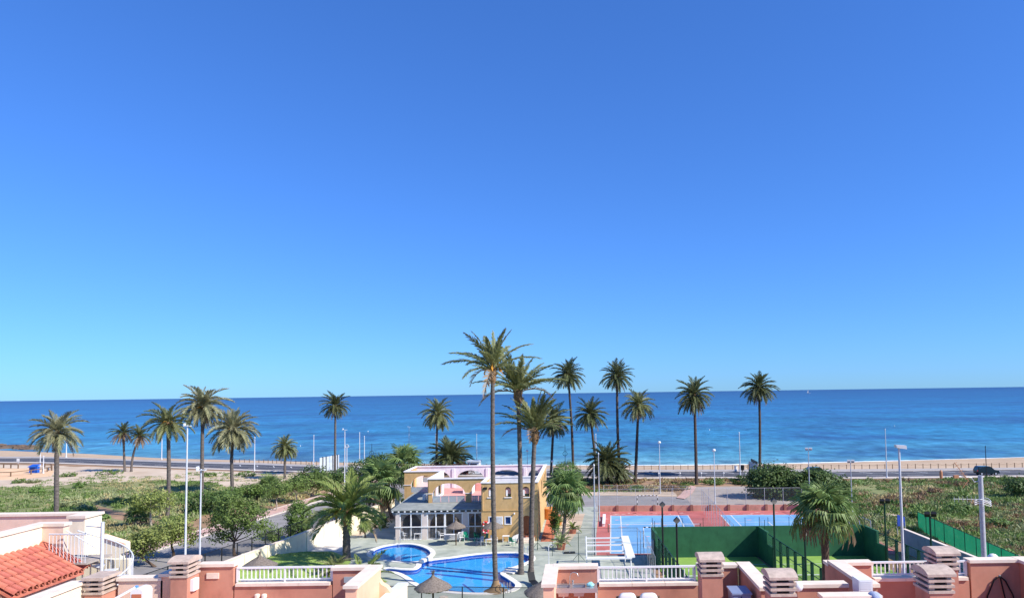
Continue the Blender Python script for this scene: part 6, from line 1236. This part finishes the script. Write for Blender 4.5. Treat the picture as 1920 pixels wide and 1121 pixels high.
XW2 = D(158, 1088, 19).x; zW2 = D(158, 1088, 19).z; MB().box(XW2 - .3, XW2, 10, 19.0, 9, zW2 - .085).build('parapet_wall', 'cream', hL, o); coping_run(hL, o, XW2 - .36, XW2 + .05, 9.95, 19.04, zW2 - .084, zW2); MB().box(-15.4, XW2, 10, 19.0, -.1, 9.0).build('house_body', 'cream', hL, o)
x0, x1 = Xd(159, 18.9), Xd(192, 18.9); MB().box(x0, x1 + .02, 18.9, 19.6, -.1, 10.9).build('chimney_breast', 'coral_dark', hL, o); chimney(hL, o, x0, x1, 18.9, 19.55, D(178, 1075, 18.9).z, 'coral_dark', roundcap=False)
# --- spiral stair
SC = D(191, 1040, 22.9); SC.z = 11.0; t = thing('spiral_staircase', 'white steel spiral staircase with curved railing beside the tiled roof', 'staircase', SC)
ztop = D(191, 978, 22.9).z - 11.0; MB().tube([(0, 0, 0), (0, 0, ztop)], .055, 12).build('central_post', 'whitemetal', t, smooth=50)
zl = D(150, 1047, 22.9).z - 11.0; Rr = .86
def hz(f): return zl - (180 - f) / 90 * .62
for i in range(7):
    f0, f1 = 172 - i * 27, 172 - (i + 1) * 27; z = hz((f0 + f1) / 2); q = [(.05 * math.cos(rad(f0)), .05 * math.sin(rad(f0))), (Rr * math.cos(rad(f0)), Rr * math.sin(rad(f0))), (Rr * math.cos(rad(f1)), Rr * math.sin(rad(f1))), (.05 * math.cos(rad(f1)), .05 * math.sin(rad(f1)))]
    if z > .05: MB().plate([q], lambda u, v: (u, v, z - .04), (0, 0, .04)).build('tread', 'whitemetal', t)
hr = MB().tube([(Rr * math.cos(rad(f)), Rr * math.sin(rad(f)), hz(f) + .92) for f in range(176, -30, -8)], .024, 8).build('handrail', 'whitemetal', t, smooth=60)
for f in range(170, -30, -9):
    p = Vector((Rr * math.cos(rad(f)), Rr * math.sin(rad(f)), 0)); MB().tube([p + Vector((0, 0, max(.02, hz(f) - .12))), p + Vector((0, 0, hz(f) + .91))], .011, 5).build('baluster', 'whitemetal', hr)
MB().box(-1.3, -.05, -.62, .6, zl - .05, zl).build('landing', 'concrete', t)
lr = MB().tube([(-1.28, -.6, zl + .92), (-.1, -.6, zl + .9)], .022, 8).build('landing_rail', 'whitemetal', t)
for i in range(11): MB().tube([(-1.27 + i * .115, -.6, zl), (-1.27 + i * .115, -.6, zl + .91)], .011, 5).build('baluster', 'whitemetal', lr)
MB().tube([(-.75, -.58, zl + 1.02), (-.1, -.1, zl + .35)], .02, 6).build('brace', 'whitemetal', t); MB().tube([(-.75, .3, zl + 1.0), (0, 0, zl + 1.0)], .02, 6).build('brace', 'whitemetal', t)
for x, y in ((-1.25, -.58), (-1.25, .55)): MB().tube([(x, y, 0), (x, y, zl - .05)], .03, 6).build('leg', 'whitemetal', t)

# --- centre terrace
o = Vector((2, 17, 0)); hB = thing('terraced_house', 'rose roof terrace at bottom centre with sink wall, white railing and rounded chimney', 'house', o)
bodybox(hB, o, -1.05, 4.62, 11.5, 19.7)
front(hB, o, 1037, 1119, 1061, 19.5, 'coral_dark', eL=.0); xa, xb, zc = front(hB, o, 1120.5, 1309, 1092.5, 19.5, 'coral', eL=-.045, eR=0); railing(hB, o, (xa + .01, 19.62, zc), (xb - .05, 19.62, zc), .40)
x0, x1 = Xd(1316, 18.0), Xd(1355, 18.0); chimney(hB, o, x0, x1, 18.0, 18.62, D(1335, 1039, 18.0).z, 'coral_dark')
xa2, xb2, zz = front(hB, o, 1311, 1384, 1059, 19.5, 'coral_dark', eR=-.01); div(hB, o, 4.32, 4.6, 17.25, 19.8, zz + .004, 'coral'); div(hB, o, -1.04, -.77, 17.75, 19.76, D(1070, 1061, 19.5).z + .004, 'peach'); MB().box(-1.03, -.78, 13, 17.74, 10.9, 11.3).build('divider_wall', 'coral', hB, o)
# sink unit
zs = D(1080, 1096, 19.3).z; xs0, xs1 = Xd(1039, 19.2), Xd(1119, 19.2); so_ = Vector(((xs0 + xs1) / 2, 19.2, FZ)); t = thing('sink_unit', 'stainless steel double sink with swan-neck tap on the terrace wall', 'sink', so_)
ct = MB().plate([rect(xs0, xs1, 18.95, 19.49), rect(xs0 + .08, xs0 + .42, 19.03, 19.36), rect(xs0 + .5, xs0 + .84, 19.03, 19.36)], lambda u, v: (u, v, zs - .035), (0, 0, .035)).build('counter', 'steel', t, so_)
MB().box(xs0, xs1, 18.93, 18.949, zs - .11, zs + .004).build('front_edge', 'steel', ct, so_)
for a in (xs0 + .08, xs0 + .5): MB().add([(a, 19.03, zs - .03), (a + .34, 19.03, zs - .03), (a + .34, 19.36, zs - .03), (a, 19.36, zs - .03), (a + .04, 19.07, zs - .24), (a + .3, 19.07, zs - .24), (a + .3, 19.32, zs - .24), (a + .04, 19.32, zs - .24)], [(4, 5, 6, 7), (0, 1, 5, 4), (1, 2, 6, 5), (2, 3, 7, 6), (3, 0, 4, 7)]).build('basin', 'steel', t, so_); MB().tube([(a + .17, 19.2, zs - .24), (a + .17, 19.2, zs - .5)], .025, 8).build('drain', 'white', t, so_)
tp = Vector((xs0 + .42, 19.4, zs)); MB().tube([tp, tp + Vector((0, 0, .2)), tp + Vector((.03, 0, .29)), tp + Vector((.12, -.02, .325)), tp + Vector((.21, -.04, .29)), tp + Vector((.23, -.05, .22))], .013, 8).build('tap', 'steel', t, so_, smooth=60); MB().lathe([(.03, 0), (.028, .06), (.04, .1), (.01, .12)], tp + Vector((.08, 0, 0)), 10).build('tap_valve', 'steel', t, so_)
MB().box(xs0 + .02, xs0 + .06, 19.4, 19.49, zs, zs + .01).build('edge_clip', 'steel', t, so_)
for x in (xs0 + .02, xs1 - .05): MB().box(x, x + .03, 18.97, 19.49, FZ, zs - .036).build('leg', 'white', t, so_)
q = Vector((xs0 + .98, 19.2, zs)); t = thing('dish_cloth', 'crumpled turquoise cloth on the sink counter', 'cloth', q); r = random.Random(3); mb = MB().lathe([(.08, 0), (.1, .03), (.08, .07), (.03, .1)], (0, 0, 0), 12); mb.v = [(x * r.uniform(.7, 1.25), y * r.uniform(.7, 1.2), z * r.uniform(.8, 1.2)) for x, y, z in mb.v]; K['turq'] = mat('turquoise_cloth', (120, 206, 214), (170, 226, 230), 25, .9); mb.build('fabric', 'turq', t, smooth=70)
def rbox(mb, x0, x1, y0, y1, z0, z1, r=.09, n=4):
    c = Vector(((x0 + x1) / 2, (y0 + y1) / 2, (z0 + z1) / 2)); h = Vector(((x1 - x0) / 2, (y1 - y0) / 2, (z1 - z0) / 2)); N = 14; base = len(mb.v)
    for i in range(N + 1):
        ph_ = -math.pi / 2 + math.pi * i / N
        for j in range(2 * N):
            lam = math.pi * j / N; f = lambda w, e: math.copysign(abs(w) ** e, w); mb.v.append((c.x + h.x * f(math.cos(ph_), .45) * f(math.cos(lam), .45), c.y + h.y * f(math.cos(ph_), .45) * f(math.sin(lam), .45), c.z + h.z * f(math.sin(ph_), .45)))
    for i in range(N):
        for j in range(2 * N): a = base + i * 2 * N + j; b = base + i * 2 * N + (j + 1) % (2 * N); mb.f.append((a, b, b + 2 * N, a + 2 * N))
for (pa, pb, lab) in ((1158, 1193, 'white cushioned terrace armchair below the centre railing, left of two'), (1198, 1233, 'white cushioned terrace armchair below the centre railing, right of two')):
    d = 17.6; xa, xb = Xd(pa, d), Xd(pb, d); q = Vector(((xa + xb) / 2, d - .3, FZ)); t = thing('terrace_armchair', lab, 'armchair', q); zt = D((pa + pb) / 2, 1109.5, d).z - FZ; w = (xb - xa) / 2
    mb = MB(); rbox(mb, -w, w, .12, .34, .42, zt); mb.build('back_cushion', 'canvas', t, smooth=60).rotation_euler = (rad(-4), 0, 0); mb = MB(); rbox(mb, -w, w, -.42, .16, .34, .54); mb.build('seat_cushion', 'canvas', t, smooth=60); MB().box(-w - .06, w + .06, -.45, .42, .2, .34).build('base', 'wood', t)
    for x in (-w, w - .05):
        for y in (-.42, .34): MB().box(x, x + .05, y, y + .06, 0, .2).build('leg', 'wood', t)
    MB().box(-w - .05, w + .05, .36, .42, .341, zt - .12).build('back_frame', 'wood', t)
d = 17.9; q = Vector((Xd(1387, d), d, FZ)); t = thing('storage_cabinet', 'blue-grey storage cabinet in the terrace corner by the rounded chimney', 'cabinet', q); K['bluegrey'] = mat('blue_grey_plastic', (132, 146, 176), (122, 136, 166), 3, .5); zt = D(1387, 1107, d).z - FZ; MB().box(-.22, .22, -.2, .45, 0, zt - .04).build('body', 'bluegrey', t); MB().box(-.25, .25, -.23, .48, zt - .039, zt).build('lid', 'bluegrey', t); MB().box(-.02, -.005, -.21, -.2, .05, zt - .08).build('door_gap', 'black', t)
# --- terrace between the two divider walls
o = Vector((6, 16, 0)); hC = thing('terraced_house', 'narrow rose roof terrace between two slanting divider copings, with rounded chimney', 'house', o)
bodybox(hC, o, 4.64, 7.08, 11.5, 17.4); xa, xb, zz = front(hC, o, 1496, 1592, 1095, 17.1, 'coral_dark', eR=0); div(hC, o, 6.76, 7.08, 17.05, 19.45, zz + .004, 'coral'); front(hC, o, 1546, 1652, 1117, 15.8, 'coral')
x0, x1 = Xd(1446, 16.0), Xd(1490, 16.0); chimney(hC, o, x0, x1, 16.0, 16.62, D(1468, 1071, 16.0).z, 'coral_dark'); MB().box(6.77, 7.07, 17.3, 19.4, -.1, 10.9).build('house_body', 'coral', hC, o)
lp = Vector((x1 + .03, 16.2, D(1497, 1100, 16.2).z)); t = thing('globe_lamp', 'clear white globe lamp on the side of the rounded chimney', 'wall lamp', lp); MB().lathe([(.03, -.1), (.09, -.06), (.115, .02), (.09, .09), (.03, .12)], (.1, 0, 0), 14).build('globe', 'lampglass', t, smooth=60); MB().box(-.028, .02, -.04, .04, -.12, .02).build('bracket', 'white', t)
a = D(1611, 1112, 16.6); b = D(1636, 1087, 16.6); q = Vector((a.x, 16.6, a.z)); t = thing('air_conditioner', 'white air-conditioning box mounted at the slanting divider wall', 'air conditioner', q); w = b.x - a.x; h = b.z - a.z; MB().box(0, w, 0, .4, 0, h).build('casing', 'whiteplastic', t)
for i in range(5): MB().box(.03, w - .03, -.008, -.001, .06 + i * h * .16, .08 + i * h * .16).build('louvre', 'whiteplastic', t)
MB().beam((0, .1, -.06), (.05, .45, -.06), .05, .1).build('bracket', 'white', t); MB().beam((w - .05, .1, -.06), (w - .05, .45, -.06), .05, .1).build('bracket', 'white', t)
p = D(1645, 1112, 15.7); mb = MB(); r = random.Random(6); t = thing('folded_towel', 'pale blue towel draped on the lowest terrace wall', 'towel', (p.x, 15.86, D(1640, 1117, 15.8).z)); mb.lathe([(.14, -.25), (.16, -.05), (.14, .02), (.09, .06), (.02, .08)], (0, 0, 0), 14); mb.v = [(x * r.uniform(.8, 1.1), y * r.uniform(1.2, 1.5), z) for x, y, z in mb.v]; K['towel'] = mat('pale_blue_towel', (176, 186, 206), (150, 160, 186), 12, .95, .5, 60); mb.build('fabric', 'towel', t, smooth=70)
# --- right terrace
o = Vector((9.5, 17, 0)); hD = thing('terraced_house', 'rose roof terrace at lower right with white railing and two rounded chimneys', 'house', o)
bodybox(hD, o, 7.12, 12.6, 11.5, 19.7); front(hD, o, 1566, 1635, 1054, 19.5, 'coral_dark'); xa, xb, zc = front(hD, o, 1637, 1819, 1083, 19.5, 'coral_dark', eL=-.045, eR=-.045); railing(hD, o, (xa + .01, 19.62, zc), (xb - .01, 19.62, zc), .40)
xa, xb, zz = front(hD, o, 1821, 1914, 1049, 19.5, 'coral', eR=.0); div(hD, o, xb - .02, xb + .3, 12, 19.8, zz + .004, 'coral_dark'); div(hD, o, 6.76 + .002, 7.078, 19.452, 19.8, zz - .02, 'coral')
x0, x1 = Xd(1759, 18.6), Xd(1797, 18.6); chimney(hD, o, x0, x1, 18.6, 19.25, D(1778, 1028, 18.6).z, 'coral_dark'); x0, x1 = Xd(1742, 15.9), Xd(1786, 15.9); chimney(hD, o, x0, x1, 15.9, 16.6, D(1764, 1065, 15.9).z, 'coral_dark')
hk = D(1874, 1079, 19.45); t = thing('garden_hose', 'black hose hanging in loops on the right terrace wall', 'hose', hk); z_ = FZ - hk.z
MB().tube([(-.42, 0, z_ + .02), (-.36, 0, z_ * .55), (-.16, 0, -.12), (0, -.02, 0), (.16, 0, -.14), (.34, 0, z_ * .5), (.46, 0, z_ + .02)], .02, 8).build('hose_loop', 'rubber', t, smooth=60); MB().tube([(0, -.03, 0), (.06, -.03, z_ * .35), (.2, -.02, z_ + .02)], .02, 8).build('hose_loop', 'rubber', t, smooth=60); MB().lathe([(.02, -.03), (.035, 0), (.02, .03)], (0, 0, 0), 8).build('hook', 'steel', t)
q = D(1862, 1049, 20.2); t = thing('satellite_dome', 'white dome just above the right parapet', 'dome', (q.x, 20.2, q.z - .5)); MB().lathe([(.16, .42), (.165, .5), (.14, .6), (.08, .66), (.01, .68)], (0, 0, 0), 18).build('dome', 'white', t, smooth=60); MB().tube([(0, -.45, .1), (0, 0, .1), (0, 0, .43)], .03, 8).build('bracket', 'galv', t)
# --- concrete pole with aerials
Yp = 33.0; b = D(1845, 1045, Yp); tp = D(1838, 891, Yp); b.z = 0; t = thing('aerial_pole', 'tall grey concrete pole carrying television aerials at the right', 'pole', b); MB().tube([(0, 0, -.1), (0, 0, tp.z)], [.14, .105], 12).build('pole', 'galv', t, smooth=50)
zt = tp.z; K['orangeplastic'] = mat('orange_plastic', (178, 128, 92), None, 2, .5)
am = MB().tube([(0, 0, zt - .25), (-.3, 0, zt - .3), (-.42, 0, zt - .1), (-.55, 0, zt - .08)], .022, 6).build('bracket', 'galv', t)
ya = MB().tube([(-.6, -.1, zt - .25), (-1.15, .1, zt + .62)], .018, 6).build('aerial', 'orangeplastic', t)
for i in range(7): q = Vector((-.68, -.08, zt - .12)).lerp(Vector((-1.12, .1, zt + .58)), i / 6); MB().tube([q + Vector((-.11, 0, -.06)), q + Vector((.11, 0, .06))], .009, 5).build('element', 'orangeplastic', ya)
for s in (-1, 1): MB().tube([(-.62, -.1, zt - .2), (-.62 - .35, -.1 + .1 * s, zt - .2 + s * .35)], .012, 5).build('reflector', 'orangeplastic', ya)
MB().box(-1.28, -1.06, -.1, .02, zt - .1, zt + .04).build('aerial_box', 'orangeplastic', t); MB().lathe([(.05, 0), (.07, .08), (.07, .32), (.03, .4)], (-1.85, 0, zt - .12), 10).build('lantern', 'orangeplastic', t); MB().tube([(-.55, 0, zt - .08), (-1.2, -.02, zt), (-1.85, 0, zt - .05)], .014, 6).build('arm', 'galv', t)
MB().tube([(0, -.1, zt - 1.1), (-1.4, -.15, zt - 1.05)], .01, 6).build('aerial', 'galv', t)
for i in range(6): x = -.35 - i * .2; MB().tube([(x, -.15, zt - 1.2), (x, -.15, zt - .94)], .008, 5).build('element', 'galv', t)
for k in range(3): MB().tube([(.36 * math.cos(a * .3927) + .05, .3 * math.sin(a * .3927), zt - 1.15 - k * .09 + .07 * math.sin(a * .3927 * 2)) for a in range(17)], .014, 5).build('cable_coil', 'white', t)
# --- white storage box beside the left chimney
d = 18.4; p = D(256, 1103, d); t = thing('arched_cabinet', 'white arched cabinet with red front below the left low wall', 'cabinet', (p.x, d, FZ)); h = p.z - FZ
MB().plate([[(-.16, 0), (.17, 0), (.17, h - .1)] + [(.165 * math.cos(math.pi * k / 8), h - .1 + .1 * math.sin(math.pi * k / 8)) for k in range(1, 8)] + [(-.16, h - .1)]], lambda u, v: (u, 0, v), (0, .4, 0)).build('casing', 'whiteplastic', t); MB().box(-.12, .13, -.012, -.001, .1, h - .14).build('front_panel', 'rust', t); MB().beam((-.62, 0, h - .28), (-.17, .2, h - .02), .1, .05).build('lid_arm', 'white', t)
p = D(247, 1102, 18.7); t = thing('water_bottle', 'blue water bottle standing behind the arched cabinet', 'bottle', (p.x, 18.9, FZ)); K['bluebottle'] = mat('blue_bottle', (90, 150, 210), None, 2, .15, spec=.6); h = p.z - FZ; MB().lathe([(.1, 0), (.11, .05), (.11, h - .22), (.05, h - .12), (.045, h - .04)], (0, 0, 0), 12).build('body', 'bluebottle', t, smooth=50); MB().lathe([(.05, h - .04), (.05, h + .01), (.02, h + .02)], (0, 0, 0), 10).build('cap', 'bluebottle', t)
